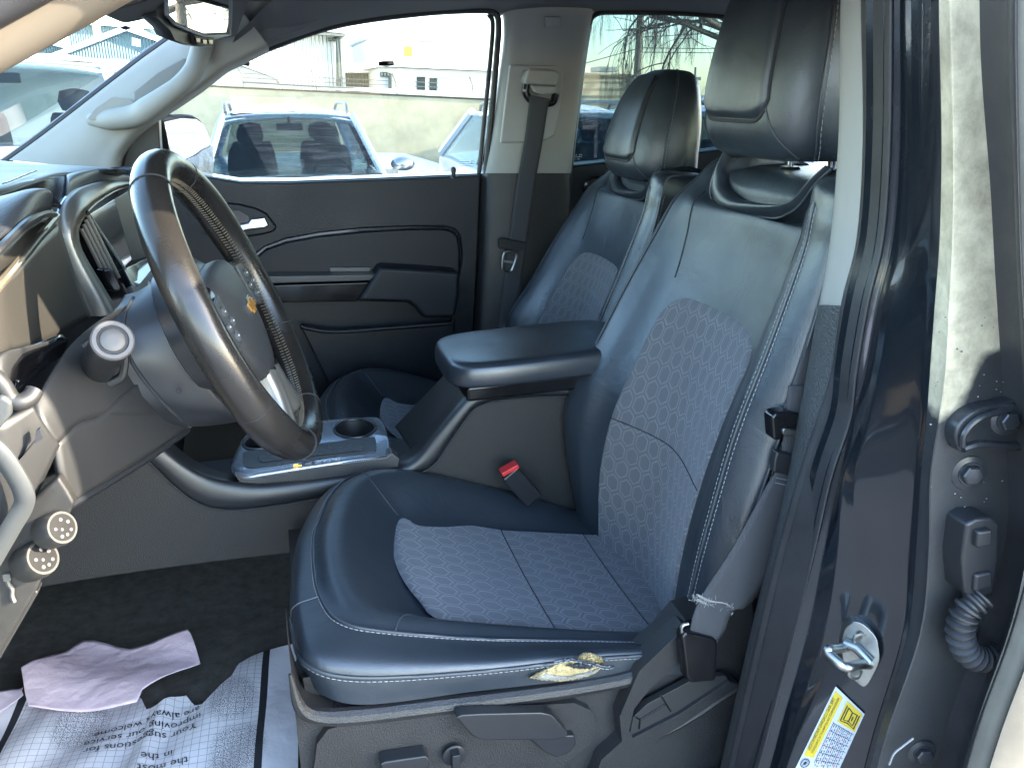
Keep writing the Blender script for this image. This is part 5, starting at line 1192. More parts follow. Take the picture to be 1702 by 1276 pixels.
# tyre placard
def lab(u, v, l=0.002):
    c = [np.array(q, float) for q in ((1389, 1140), (1437, 1186), (1392, 1284), (1322, 1276))]
    p = c[0]*(1-u)*(1-v) + c[1]*u*(1-v) + c[2]*u*v + c[3]*(1-u)*v; return on_panel(p[0], p[1], lift=l)
mb = MB()
def rect(u0, v0, u1, v1, mi, l):
    mb.grid([[lab(u0+(u1-u0)*a, v0+(v1-v0)*b, l) for b in np.linspace(0, 1, 5)] for a in np.linspace(0, 1, 5)], mi)
rect(0, 0, 1, 1, 0, .0020); rect(.05, .04, .30, .84, 1, .0024); rect(.44, .03, .96, .32, 1, .0024)
for v in (.36, .46, .56, .66, .76, .86): rect(.36, v, .97, v+.006, 2, .0024)
for u in (.36, .52, .66, .80): rect(u, .35, u+.012, .90, 2, .0024)
def ltxt(body, u, v, size, mi=2):
    o = lab(u, v, .0028); ey = unit(lab(u-.02, v, .0028)-lab(u+.02, v, .0028)); ex = unit(lab(u, v+.02, .0028)-lab(u, v-.02, .0028))
    put_text(mb, body, size, o, ex, ey, mi)
ltxt("TIRE AND LOADING INFORMATION", .135, .44, .0044); ltxt("RENSEIGNEMENTS SUR LES PNEUS ET LE CHARGEMENT", .235, .44, .0031)
rs = np.random.RandomState(4)
for u in (.40, .46, .56, .61, .70, .75, .84, .90):
    v = .37
    while v < .95:
        l_ = rs.uniform(.015, .04); rect(u, v, u+.018, v+l_, 2 if rs.rand() > .15 else 3, .0026); v += l_ + rs.uniform(.012, .03)
# handbook symbol
def lq(u, v): return lab(u, v, .0029)
for seg_ in ([(.56, .09), (.56, .26), (.70, .24), (.84, .26), (.84, .09), (.70, .11), (.56, .09)], [(.70, .11), (.70, .24)], [(.76, .15), (.76, .21)], [(.50, .08), (.50, .29), (.70, .27), (.90, .29), (.90, .08)]): mb.tube([lq(*q) for q in seg_], .0006, 5, 2)
c0 = [lab(.16 + .10*math.cos(q)*1.0, .925 + .055*math.sin(q), .0029) for q in np.linspace(0, 2*math.pi, 19)[:-1]]; mb.prism(c0, (0, -.0004, 0), 2)
for rr in (.5, .75): mb.tube([lab(.16 + .10*rr*math.cos(q), .925 + .055*rr*math.sin(q), .0036) for q in np.linspace(0, 2*math.pi, 15)[:-1]], .0004, 4, 0, closed=True)
mb.build("tyre_placard", [M("label_white", (.45, .48, .53), .5), M("label_yellow", (.55, .40, .02), .5), INK, RED_PL], pil, angle=30)
# hinge bracket, bolts, wiring boot
DARK_P = M("painted_hinge", (.030, .032, .036), .3, .4, rvar=(30, .1))
mb = MB(); hp_ = [(1592, 742), (1588, 722), (1598, 700), (1622, 682), (1660, 672), (1720, 668), (1720, 752), (1690, 748), (1640, 744), (1600, 752)]
mb.prism([on_panel(x, y, 'p5', 'p6', .012) for x, y in cr(np.array(hp_, float), 3, True)], (.0, .02, 0)); hng = mb.build("door_hinge", [DARK_P], pil, bevel=.003, seg=3)
mb = MB(); mb.tube(cr([on_panel(x, y, 'p5', 'p6', .014) for x, y in [(1600, 742), (1602, 722), (1618, 702), (1640, 690), (1680, 680)]], 5), .003, 8); mb.tube(cr([on_panel(x, y, 'p5', 'p6', .013) for x, y in [(1600, 745), (1630, 738), (1680, 742), (1710, 738)]], 5), .004, 8); mb.build("hinge_rib", [DARK_P], hng)
for x, y, r in ((1673, 697, .0085), (1611, 786, .0095), (1532, 1250, .0085)):
    nb = 'p6'; c0 = on_panel(x, y, 'p5', 'p6', .014 if y < 760 else .002); a_ = unit((-.25, -.96, .05)); mb = MB()
    mb.lathe([(r*1.7, -.004), (r*1.7, .001), (r*1.2, .002), (r*1.15, .003)], c0, a_, 28); mb.lathe([(r, .002), (r, .0075), (r*.85, .0085), (r*.6, .0088)], c0, a_, 6); mb.build("hinge_bolt", [DARK_P], hng if y < 760 else pil, angle=30)
mb = MB(); mb.prism([on_panel(x, y, 'p5', 'p6', .022) for x, y in [(1606, 872), (1622, 862), (1650, 860), (1662, 870), (1660, 930), (1652, 985), (1620, 1000), (1602, 985), (1598, 930)]], (0, .03, 0)); mb.prism([on_panel(x, y, 'p5', 'p6', .028) for x, y in [(1626, 884), (1652, 880), (1650, 908), (1624, 912)]], (0, .02, 0)); mb.prism([on_panel(x, y, 'p5', 'p6', .026) for x, y in [(1622, 956), (1650, 950), (1652, 975), (1620, 985)]], (0, .02, 0))
plug = mb.build("wiring_plug", [PLASTIC_S], pil, bevel=.003, seg=3)
mb = MB(); pth = cr([on_panel(x, y, 'p5', 'p6', .022) for x, y in [(1632, 990), (1606, 1015), (1596, 1045), (1602, 1075), (1622, 1092), (1650, 1092), (1680, 1080)]], 10); rr = [.0135 if k % 4 < 2 else .0095 for k in range(len(pth))]; mb.tube(pth, rr, 14); mb.build("wiring_boot", [RUBBER], plug, angle=50)
mb = MB(); mb.tube(cr([on_panel(x, y, 'p5', 'p6', .012) for x, y in [(1478, 1270), (1486, 1252), (1500, 1240), (1518, 1226)]], 6), .0011, 6); mb.build("wire_clip", [M("clip_wire", (.2, .2, .2), .4)], pil)
# rear door: front edge with rubber, skin
ry2 = [-70, 100, 300, 450, 600, 750, 900, 1050, 1200, 1340]
e0 = [1664, 1666, 1678, 1684, 1692, 1700, 1700, 1662, 1608, 1566]; e1_ = [1688, 1688, 1692, 1697, 1706, 1716, 1718, 1682, 1628, 1588]
A = [at_y(x, y, .53) for x, y in zip(e0, ry2)]; B = [at_y(x, y, .495) for x, y in zip(e1_, ry2)]
mb = MB(); rows = []
for a, b in zip(A, B): rows.append([a + np.array((.0, .06, 0)), a, a*.5+b*.5 + np.array((-.004, -.004, 0)), b, b + np.array((.02, .012, 0))])
mb.grid(Surf(rows).dense(5, 4)); 
rdn = mb.build("rear_door", [RUBBER], truck, angle=80)
tag(rdn, "rear door edge in the near corner")
mb = MB(); rows = []; bz_ = [b[2] for b in B][::-1]
def edge_at(z): return np.array([np.interp(z, bz_, [b[0] for b in B][::-1]), np.interp(z, bz_, [b[1] for b in B][::-1]), z])
for z in (.50, .70, .85, .95, 1.05, 1.15, 1.25, 1.34, 1.40, 1.425):
    b = edge_at(z); tuck = .03 if z > 1.41 else 0
    rows.append([b + np.array((.002, .004, 0)), b + np.array((.012, -.012, 0)), b + np.array((.05, -.022 + tuck, 0)), np.array((1.05, .47 + tuck, z)), np.array((1.50, .47 + tuck, z))])
rows2 = []
for z in (1.42, 1.50, 1.58, 1.66, 1.72):
    b = edge_at(z); rows2.append([b + np.array((.002, .004, 0)), b + np.array((.012, -.006, 0)), b + np.array((.045, -.006, 0)), b + np.array((.055, .03, 0))])
mb.grid(Surf(rows2).dense(3, 4))
mb.grid(Surf(rows).dense(4, 4)); mb.build("door_skin", [M("sunlit_skin", (.10, .094, .078), .5, rvar=(30, .1), var=(12, .25))], rdn, angle=60)  # paler than the dark door paint; its sunlight is put into the colour
mb = MB(); mb.box((1.05, .55, .95), .80, .10, .9); mb.build("door_body", [PLASTIC], rdn, bevel=.01)
mb = MB(); mb.prism([(.72, .53, 1.40), (1.42, .53, 1.40), (1.36, .60, 1.68), (.82, .60, 1.70)], (0, .004, 0)); mb.build("window_pane", [GLASS_T], rdn)
mb = MB(); mb.box((1.75, .56, 1.1), .5, .14, 1.2); mb.box((.40, .63, .58), 2.9, .16, .22); mb.prism([(.50, .62, .45), (.66, .62, .45), (.66, .60, .76), (.56, .61, .76)], (0, .10, 0)); mb.build("body_side", [PAINT], truck, bevel=.02)
# near seat belt: webbing from the pillar down to the seat's anchor
b2 = MB(); k0 = [at_y(x, y, .768) for x, y in [(1133, 1060), (1140, 1050), (1190, 1062), (1194, 1070), (1190, 1132), (1150, 1136), (1140, 1128)]]
b2.prism(k0, (0, .018, 0)); bb_ = b2.build("seat_belt", [BLACK_GLOSS], truck, bevel=.004, seg=3)
webbing([(at_y(*a, Y), at_y(*b, Y)) for a, b, Y in [((1310, 640), (1352, 640), .80), ((1296, 760), (1330, 775), .795), ((1272, 810), (1318, 835), .79), ((1215, 912), (1290, 936), .785), ((1168, 985), (1244, 1003), .782), ((1152, 1020), (1216, 1015), .779), ((1146, 1045), (1204, 1044), .778), ((1142, 1058), (1192, 1062), .776)]], "webbing", bb_, thick=.002)
webbing([(at_y(*a, Y), at_y(*b, Y)) for a, b, Y in [((1345, 545), (1392, 548), .81), ((1322, 620), (1362, 640), .805), ((1296, 694), (1340, 730), .80)]], "webbing", bb_, thick=.002)
mb = MB()
for (x, y) in ((1156, 996), (1160, 1000)):
    mb.tube(cr([at_y(*p, .7795) for p in [(1158, 988), (1180, 998), (1205, 1002), (1218, 1012)]], 6) + np.array((0, 0, -.0015*(x-1156))), .0016, 6)
rs = np.random.RandomState(5)
for k in range(90):
    t = rs.rand(); p = at_y(1150+68*t, 992+18*t + rs.uniform(-6, 8), .7785); mb.tube([p, p + rs.uniform(-1, 1, 3)*np.array((.006, .003, .006))], .00035, 4)
mb.build("frayed_edge", [M("frayed_fibre", (.22, .21, .20), .8)], bb_)
mb = MB(); g_ = [(1283, 694), (1290, 686), (1312, 684), (1345, 694), (1345, 712), (1310, 712), (1300, 722), (1300, 732), (1286, 732)]
mb.prism([at_y(x, y, .785) for x, y in g_], (0, .02, 0)); tgp = mb.build("tongue_grip", [BLACK_GLOSS], bb_, bevel=.004, seg=3)
mb = MB(); mb.prism([at_y(x, y, .783) for x, y in [(1301, 716), (1304, 712), (1332, 716), (1330, 725), (1302, 722)]], (0, .003, 0)); mb.build("tongue_plate", [STEEL], tgp, bevel=.0008)
mb = MB(); mb.prism([at_y(x, y, .785) for x, y in [(1288, 764), (1292, 750), (1318, 756), (1322, 776), (1312, 790), (1286, 786)]], (0, .012, 0)); mb.build("belt_stop", [PLASTIC_S], bb_, bevel=.003)
mb = MB(); mb.dashes([at_y(1290, 794, .786), at_y(1312, 798, .786)], .0016, .0012, .0006); mb.dashes([at_y(1289, 802, .786), at_y(1312, 807, .786)], .0012, .0012, .0008); mb.build("belt_stitching", [THREAD], bb_)
mb = MB(); mb.tube(cr([at_y(x, y, .774) for x, y in [(1137, 1058), (1133, 1046), (1136, 1038), (1144, 1036)]], 5), .0022, 8); mb.build("anchor_loop", [STEEL], bb_)
mb = MB(); mb.box(at_y(1166, 1145, .81), .022, .012, .03); mb.build("anchor_strap", [BLACK_GLOSS], bb_, bevel=.002)

# ---- the near front door, swung open towards the front of the truck (out of frame: it darkens what the pillar mirrors)
hx = np.array((-.40, .60)); dv = unit(np.array((-.42, -.91))); dn_ = np.array((-dv[1], dv[0]))
def dp(a, t, z): q = hx + dv*a + dn_*t; return np.array((q[0], q[1], z))
mb = MB(); mb.prism([dp(0, 0, .62), dp(1.02, 0, .62), dp(1.08, 0, 1.0), dp(1.06, 0, 1.40), dp(0, 0, 1.36)], tuple(dp(0, -.10, 0) - dp(0, 0, 0))); od = mb.build("front_door", [PAINT], truck, bevel=.01); od["label"] = "front door standing open"
mb = MB(); mb.prism([dp(.03, .012, .68), dp(.98, .012, .66), dp(1.03, .012, 1.0), dp(1.01, .012, 1.38), dp(.03, .012, 1.34)], tuple(dp(0, -.02, 0) - dp(0, 0, 0))); mb.prism([dp(.35, .07, 1.08), dp(.98, .07, 1.10), dp(.98, .07, 1.18), dp(.35, .07, 1.15)], tuple(dp(0, -.08, 0) - dp(0, 0, 0))); mb.build("door_panel", [DOORP], od, bevel=.01, seg=3)
mb = MB(); mb.tube(cr([dp(.0, -.04, 1.36), dp(.25, -.02, 1.55), dp(.55, .0, 1.70), dp(.90, .02, 1.73), dp(1.02, .02, 1.68), dp(1.06, -.02, 1.40)], 6), .028, 10); mb.build("window_frame", [RUBBER], od)
mb = MB(); mb.prism([dp(.05, -.05, 1.36), dp(1.04, -.05, 1.38), dp(1.0, -.01, 1.68), dp(.88, .0, 1.72), dp(.56, -.01, 1.69), dp(.26, -.03, 1.54)], tuple(dp(0, -.004, 0) - dp(0, 0, 0))); mb.build("window_pane", [GLASS], od)
# ------------------------------------------------------------------ outside: ground, vehicles, wall, buildings, trees
GROUND, nt_, b_ = new_mat("patchy_snow_lot"); L = nt_.links.new
tcn = N(nt_, "ShaderNodeTexCoord"); n1 = N(nt_, "ShaderNodeTexNoise"); n1.inputs["Scale"].default_value = .55; n1.inputs["Detail"].default_value = 9; n1.inputs["Roughness"].default_value = .62; L(tcn.outputs["Object"], n1.inputs["Vector"])
mr = N(nt_, "ShaderNodeMapRange"); mr.inputs[1].default_value = .46; mr.inputs[2].default_value = .58; L(n1.outputs["Fac"], mr.inputs[0])
dv_ = N(nt_, "ShaderNodeVectorMath", operation='DISTANCE'); L(tcn.outputs["Object"], dv_.inputs[0]); dv_.inputs[1].default_value = (-.6, -.6, -.2)
mr2 = N(nt_, "ShaderNodeMapRange"); mr2.inputs[1].default_value = 3.0; mr2.inputs[2].default_value = 4.6; mr2.inputs[3].default_value = .06; L(dv_.outputs["Value"], mr2.inputs[0])  # bare dark patch round the truck, added to dim what the pillar reflects
mm_ = N(nt_, "ShaderNodeMath", operation='MULTIPLY'); L(mr.outputs[0], mm_.inputs[0]); L(mr2.outputs[0], mm_.inputs[1])
mxx = N(nt_, "ShaderNodeMix"); mxx.data_type = 'RGBA'; L(mm_.outputs[0], mxx.inputs[0]); mxx.inputs[6].default_value = (.085, .08, .075, 1); mxx.inputs[7].default_value = (.62, .63, .65, 1); L(mxx.outputs[2], b_.inputs["Base Color"]); b_.inputs["Roughness"].default_value = .75
bmp = N(nt_, "ShaderNodeBump"); bmp.inputs["Strength"].default_value = .6; bmp.inputs["Distance"].default_value = .06; L(n1.outputs["Fac"], bmp.inputs["Height"]); L(bmp.outputs[0], b_.inputs["Normal"])
GZ = -.20
g = MB(); G = []
rs = np.random.RandomState(2)
xs = np.r_[-300, -120, -60, np.linspace(-30, 40, 50), 70, 140, 300]; ys = np.r_[-300, -100, -40, np.linspace(-20, 45, 46), 80, 150, 300]
for x in xs: G.append([(x, y, GZ + (rs.uniform(-.03, .04) if -30 <= x <= 40 and -20 <= y <= 45 else 0)) for y in ys])
g.grid(G); gr = g.build("ground", [GROUND], angle=80); gr["kind"] = "structure"
bk_ = MB(); G = []
for x in np.linspace(-14, 24, 70):
    h = .28 + .16*math.sin(x*.9) + .10*math.sin(x*2.3+1); G.append([(x, 18.6 + .2*math.sin(x), GZ-.02), (x, 19.2, GZ + h*.75), (x, 19.9, GZ + h), (x, 20.6, GZ + h*.8), (x, 20.95, GZ + h*.7)])
bk_.grid(Surf(G).dense(1, 3)); o = bk_.build("snow_bank", [SNOW], angle=80); o["kind"] = "stuff"

CARGLASS = glass_mat("car_glass", (.33, .40, .42), refl=.8); TYRE = M("tyre_rubber", (.02, .02, .02), .8); RIM = M("alloy_rim", (.4, .41, .42), .35, .9); DARKCLOTH = M("car_seat_cloth", (.03, .032, .036), .8)
LAMP = M("lamp_lens", (.6, .63, .66), .1, .3)
def car(name, label, cat, loc, rz, paint, kind='suv', snow=(), group=None):
    root = empty(name, loc, rz); tag(root, label, cat, group)
    P = lambda mb, nm, mats, par=root, **k: mb.build(nm, mats, par, **k)
    pk = kind == 'pickup'
    st = [(-2.32, .60, .42, .60, .64), (-2.26, .78, .32, .76, .80), (-2.0, .89, .26, .90, .965), (-1.3, .92, .25, .985, 1.06), (-.95, .925, .25, 1.01, 1.10), (0, .93, .25, 1.03, 1.06), (1.2, .925, .25, 1.05, 1.08), (2.0, .90, .30, 1.06, 1.10), (2.28, .82, .40, 1.02, 1.06)]
    if pk: st = [(-2.72, .66, .45, .92, .96), (-2.66, .88, .38, 1.04, 1.08), (-2.4, .96, .34, 1.12, 1.18), (-1.5, .99, .33, 1.17, 1.25), (-1.0, .99, .33, 1.19, 1.28), (0, 1.0, .33, 1.20, 1.24), (1.2, .995, .33, 1.22, 1.24), (2.4, .99, .36, 1.24, 1.24), (2.95, .97, .42, 1.22, 1.22)]
    mb = MB(); rows = []
    for y, w_, zb_, zt, zc in st:
        h = [(w_*.80, zb_), (w_*.97, zb_+.10), (w_, (zb_+zt)/2), (w_*.985, zt-.10), (w_*.93, zt), (w_*.5, zc), (0, zc)]
        rows.append([(x, y, z) for x, z in h] + [(-x, y, z) for x, z in h[-2::-1]])
    mb.grid(Surf(rows).dense(4, 3)); mb.add(rows[0], [tuple(range(len(rows[0])))]); mb.add(rows[-1], [tuple(range(len(rows[-1])))[::-1]])
    mb.add([(s*st[3][1]*.8, y, st[3][2]) for s in (-1, 1) for y in (st[0][0]+.1, st[-1][0]-.1)], [(0, 1, 3, 2)])
    body = P(mb, "body", [paint], angle=50)
    y0, y1, z0, z1, wb, wt, yr, ye = (-.98, -.22, 1.08, 1.56, .76, .585, 1.55, 2.18) if not pk else (-1.02, -.35, 1.26, 1.80, .84, .68, 1.0, 1.28)
    zr = z1 + .06; mb = MB(); rows = []
    for y, w_, z in ((y1-.06, wt*.97, z1-.03), (y1+.15, wt, z1+.02), ((y1+yr)/2, wt*1.02, zr-.03), (yr-.15, wt*.98, z1+.01), (yr+.03, wt*.95, z1-.04)):
        rows.append([(-w_-.045, y, z-.05), (-w_, y, z), (-w_*.5, y, z+.04), (0, y, z+.05), (w_*.5, y, z+.04), (w_, y, z), (w_+.045, y, z-.05)])
    mb.grid(Surf(rows).dense(4, 3)); P(mb, "roof", [paint], angle=60, solid=.04)
    A = [(-wb, y0, z0), (wb, y0, z0), (wt, y1, z1), (-wt, y1, z1)]
    mb = MB(); mb.grid(Surf([[(-wb, y0+.06, z0), (-wb*.5, y0-.04, z0+.01), (0, y0-.08, z0+.01), (wb*.5, y0-.04, z0+.01), (wb, y0+.06, z0)], [(-(wb+wt)/2, (y0+y1)/2+.02, (z0+z1)/2), (-(wb+wt)/4, (y0+y1)/2-.04, (z0+z1)/2+.02), (0, (y0+y1)/2-.06, (z0+z1)/2+.02), ((wb+wt)/4, (y0+y1)/2-.04, (z0+z1)/2+.02), ((wb+wt)/2, (y0+y1)/2+.02, (z0+z1)/2)], [(-wt, y1, z1), (-wt*.5, y1-.03, z1+.03), (0, y1-.04, z1+.035), (wt*.5, y1-.03, z1+.03), (wt, y1, z1)]]).dense(5, 4)); P(mb, "windscreen", [CARGLASS], angle=80)
    mb = MB(); mb.tube([(-wb*.98, y0+.02, z0+.0), (0, y0-.11, z0+.005), (wb*.98, y0+.02, z0)], .022, 8); P(mb, "cowl", [PLASTIC_S])
    for s in (-1, 1):
        mb = MB(); mb.tube([(s*(wb+.01), y0+.02, z0-.02), (s*(wb+wt)/2, (y0+y1)/2, (z0+z1)/2+.01), (s*(wt+.005), y1, z1+.01)], .034, 8); P(mb, "pillar", [paint])
        mb = MB(); mb.tube([(s*(wb+.04), ye, z0), (s*(wt+.01), yr, z1)], .06, 8); P(mb, "pillar", [paint])
        mb = MB(); mb.tube([(s*(wb+.07), .55, z0-.02), (s*(wt+.03), .50, z1)], .035, 8); P(mb, "pillar", [BLACK_GLOSS])
        mb = MB(); mb.add([(s*(wb+.06), y0+.15, z0-.03), (s*(wb+.07), ye-.05, z0-.03), (s*(wt+.03), yr-.05, z1), (s*(wt+.02), y1+.06, z1)], [(0, 1, 2, 3)]); P(mb, "side_window", [CARGLASS])
        mx_ = s*(wb+.24); mb = MB(); rows = []
        for q, sc_ in ((-.09, .45), (-.06, .85), (0, 1.0), (.05, .96), (.07, .8)): rows.append([(mx_ + .115*sc_*math.cos(a), y0+.42+q, z0+.06 + (.075 if not pk else .12)*sc_*math.sin(a)*(1.0 if math.sin(a) > 0 else .8)) for a in np.linspace(0, 2*math.pi, 17)[:-1]])
        mb.grid(rows, cv=True, caps=True); mb.box((s*(wb+.12), y0+.42, z0-.0), .14, .06, .05); P(mb, "wing_mirror", [M("mirror_cap", (.5, .51, .53), .25, .9) if kind == 'suv' else paint], angle=50)
        for yy in (-1.38 if not pk else -1.75, 1.35 if not pk else 1.85):
            mb = MB(); R = .34 if not pk else .40; mb.lathe([(R*.62, -.02), (R, 0), (R*1.0, .17), (R*.62, .19)], (s*.74, yy, R), (s, 0, 0), 28); t = P(mb, "tyre", [TYRE], angle=50)
            mb = MB(); mb.lathe([(R*.62, .16), (R*.6, .18), (R*.25, .15), (.03, .17)], (s*.745, yy, R), (s, 0, 0), 20); mb.build("rim", [RIM], t, angle=40)
        mb = MB(); hl = [(s*.50, st[1][0]+.02, st[1][3]-.12), (s*.80, st[1][0]+.10, st[1][3]-.10), (s*.84, st[1][0]+.25, st[1][3]), (s*.52, st[1][0]+.06, st[1][3]-.01)]; mb.prism(hl, (0, -.03, .01)); P(mb, "headlight", [LAMP], bevel=.01)
        if not pk:
            mb = MB(); mb.tube(cr([(s*(wt-.02), y1+.25, z1+.04), (s*(wt-.015), y1+.38, z1+.105), (s*(wt-.01), (y1+yr)/2, z1+.12), (s*(wt-.02), yr-.3, z1+.10), (s*(wt-.03), yr-.16, z1+.03)], 5), .017, 8); P(mb, "roof_rail", [SILVER])
        for yy, sc_ in ((.25, 1.0),) + (((1.15, .95),) if not pk or True else ()):
            if yy > yr: continue
            mb = MB(); mb.grid(Surf([[(s*.37+dx*.25, yy+dy-.02, .62), (s*.37+dx*.25, yy+dy, .95), (s*.37+dx*.21, yy+dy+.10, z0+.16), (s*.37+dx*.12, yy+dy+.12, z0+.19)] for dx, dy in ((-1, .05), (-.7, -.02), (0, 0), (.7, -.02), (1, .05))]).dense(3, 4)); se = P(mb, "seat", [DARKCLOTH], angle=70)
            mb = MB(); mb.lathe([(.02, -.09), (.11, -.07), (.135, .0), (.11, .08), (.02, .10)], (s*.37, yy+.12, z0+.29), (0, 0, 1), 14); mb.build("headrest", [DARKCLOTH], se, angle=70)
    mb = MB(); mb.add([(-wb*.9, ye-.02, z0+.02), (wb*.9, ye-.02, z0+.02), (wt*.92, yr+.02, z1-.01), (-wt*.92, yr+.02, z1-.01)], [(0, 1, 2, 3)]); P(mb, "rear_window", [CARGLASS])
    mb = MB(); mb.prism([(-wb, y0+.05, z0-.04), (-wb*.9, y0+.55, z0-.05), (wb*.9, y0+.55, z0-.05), (wb, y0+.05, z0-.04)], (0, 0, -.2)); P(mb, "dash", [DARKCLOTH], bevel=.04)
    mb = MB(); mb.tube([(.37 + .18*math.cos(a), y0+.72+.07*math.sin(a), z0-.06+.17*math.sin(a)) for a in np.linspace(0, 2*math.pi, 25)[:-1]], .015, 6, closed=True); P(mb, "steering_wheel", [PLASTIC_S])
    mb = MB(); mb.box((0, y1-.06, z1-.08), .24, .03, .07); mb.tube([(0, y1-.05, z1-.05), (0, y1-.04, z1+.02)], .02, 6); P(mb, "rear_view_mirror", [PLASTIC_S], bevel=.015)
    mb = MB(); mb.prism([(-.42, st[0][0]-.02, st[0][3]-.14), (.42, st[0][0]-.02, st[0][3]-.14), (.40, st[0][0]+.0, st[0][3]-.02), (-.40, st[0][0]+.0, st[0][3]-.02)], (0, .05, 0)); P(mb, "grille", [BLACK_GLOSS], bevel=.01)
    if pk:
        mb = MB(); mb.box((0, 2.1, 1.0), 1.75, 1.6, .06); P(mb, "bed", [PLASTIC]); mb = MB(); mb.prism([(-wb*.95, 1.30, z0-.1), (wb*.95, 1.30, z0-.1), (wt*.95, 1.02, z1), (-wt*.95, 1.02, z1)], (0, -.04, 0)); P(mb, "cab_back", [paint])
    for what in snow:
        mb = MB(); rs = np.random.RandomState(8); rows = []
        if what == 'roof': x0, x1, ya, yb, zf = -wt*.9, wt*.55 if kind == 'suv' else wt*.9, y1+.02, yr-.1, lambda x, y: z1 + .045 + .02*(1-abs(x)/wt)
        elif what == 'hood': x0, x1, ya, yb, zf = -.80, .80, st[2][0]+.1, y0-.08, lambda x, y: float(np.interp(y, [s_[0] for s_ in st], [s_[4] for s_ in st])) - .06*(x/.8)**2
        for i in range(17):
            row = []
            for j in range(17):
                x = x0 + (x1-x0)*i/16; y = ya + (yb-ya)*j/16; e = min(i, 16-i, j, 16-j)/3; row.append((x + rs.uniform(-.02, .02), y + rs.uniform(-.02, .02), zf(x, y) + (.045*min(1, e)**.6 - .015) + rs.uniform(0, .012)))
            rows.append(row)
        mb.grid(Surf(rows).dense(2, 2)); P(mb, "snow_cover", [SNOW], angle=80)
    return root
c0 = at_y(490, 268, 7.7)
car("parked_car", "silver blue crossover facing the window, with patchy snow on its roof", "car", (c0[0], c0[1]+1.0, GZ), 0, M("silver_blue_paint", (.50, .56, .63), .28, .5, coat=1, rvar=(6, .05)), snow=('roof',), group="cars parked outside")
c0 = at_y(1015, 262, 7.3)
car("parked_car", "white crossover with a snow covered hood, behind the belt pillar and far headrest", "car", (c0[0], c0[1]+1.0, GZ), .05, M("white_paint", (.72, .75, .78), .25, .1, coat=1), snow=('hood', 'roof'), group="cars parked outside")
c0 = at_y(1255, 262, 7.6)
car("parked_car", "pale blue car whose hood shows between the two front headrests", "car", (c0[0], c0[1]+1.0, GZ), .04, M("ice_blue_paint", (.55, .64, .76), .25, .3, coat=1), group="cars parked outside")
c0 = at_y(-34, 190, 7.3)
car("parked_truck", "white pickup truck facing the camera beyond the windscreen, snow on its cab", "pickup truck", (c0[0], c0[1]+1.1, GZ), math.radians(4), M("white_truck_paint", (.78, .79, .80), .3, .0, coat=1), kind='pickup', snow=('roof',)).scale = (1.10, 1.10, 1.10)

# ---- concrete yard wall with a cap, posts and wires
WALLC = M("stained_concrete", (.50, .43, .29), .85, bump=('noise', 6, .4, .02), var=(.9, .28))
mb = MB(); wp_ = [at_y(x, y, Y) for x, y, Y in [(250, 135, 23.6), (380, 143, 22.5), (800, 163, 21), (1200, 172, 19.5), (1420, 178, 18.8)]]
for a, b in zip(wp_[:-1], wp_[1:]): mb.add([a, b, b + np.array((0, .25, 0)), a + np.array((0, .25, 0)), (a[0], a[1], GZ-.1), (b[0], b[1], GZ-.1), (b[0], b[1]+.25, GZ-.1), (a[0], a[1]+.25, GZ-.1)], [(0, 1, 5, 4), (2, 3, 7, 6), (0, 3, 2, 1)])
wall = mb.build("yard_wall", [WALLC]); tag(wall, "long stained beige concrete wall with a snowy coping behind the parked cars", "wall")
mb = MB()
for a, b in zip(wp_[:-1], wp_[1:]): mb.prism([a + np.array((0, -.06, .02)), b + np.array((0, -.06, .02)), b + np.array((0, .31, .02)), a + np.array((0, .31, .02))], (0, 0, .09))
mb.build("wall_coping", [SNOW], wall)
mb = MB()
for a, b in zip(wp_[:-1], wp_[1:]): mb.tube([a + np.array((0, -.012, -.03)), b + np.array((0, -.012, -.03))], .02, 6)
mb.build("wall_joint", [M("joint_dark", (.10, .09, .08), .9)], wall)
fn = empty("wire_fence", tuple(wp_[1])); tag(fn, "thin wire fence with leaning posts along the wall's coping", "fence")
def chl(mb, name, mats, root, **k): o = mb.build(name, mats, root, **k); o.matrix_parent_inverse = Matrix.Translation(-Vector(root.location)); return o
GREYM = M("weathered_metal", (.22, .22, .20), .6, .5)
PO = [at_y(x, y, Y) for x, y, Y in [(405, 144, 22.3), (527, 151, 21.9), (660, 157, 21.5), (787, 162, 21.1)]]
for p in PO:
    mb = MB(); mb.tube([p, p + np.array((-.02, 0, .28)), p + np.array((-.11, -.1, .46))], .02, 6); chl(mb, "fence_post", [GREYM], fn)
for h in (.10, .20, .30):
    mb = MB(); mb.tube([p + np.array((-.02 if h < .25 else -.05, 0, h)) for p in PO], .008 if h > .1 else .022, 5); chl(mb, "fence_wire", [GREYM], fn)

mb = MB(); G = []
rs = np.random.RandomState(9)
for x in np.linspace(-140, 330, 40):
    t = np.interp(x, [-140, 0, 100, 200, 260, 330], [86, 90, 97, 100, 112, 150]) + rs.uniform(-1.2, 1.2); p = at_y(x, t, 31); G.append([(p[0]*.9, 27, GZ-.1), (p[0]*.93, 28.2, GZ + (p[2]-GZ)*.45), (p[0]*.97, 29.8, GZ + (p[2]-GZ)*.85), (p[0], 31, p[2]), (p[0]*1.03, 33, p[2]*.9), (p[0]*1.08, 35, GZ-.1)])
mb.grid(Surf(G).dense(1, 4)); o = mb.build("snow_mound", [SNOW], angle=80); o["kind"] = "structure"
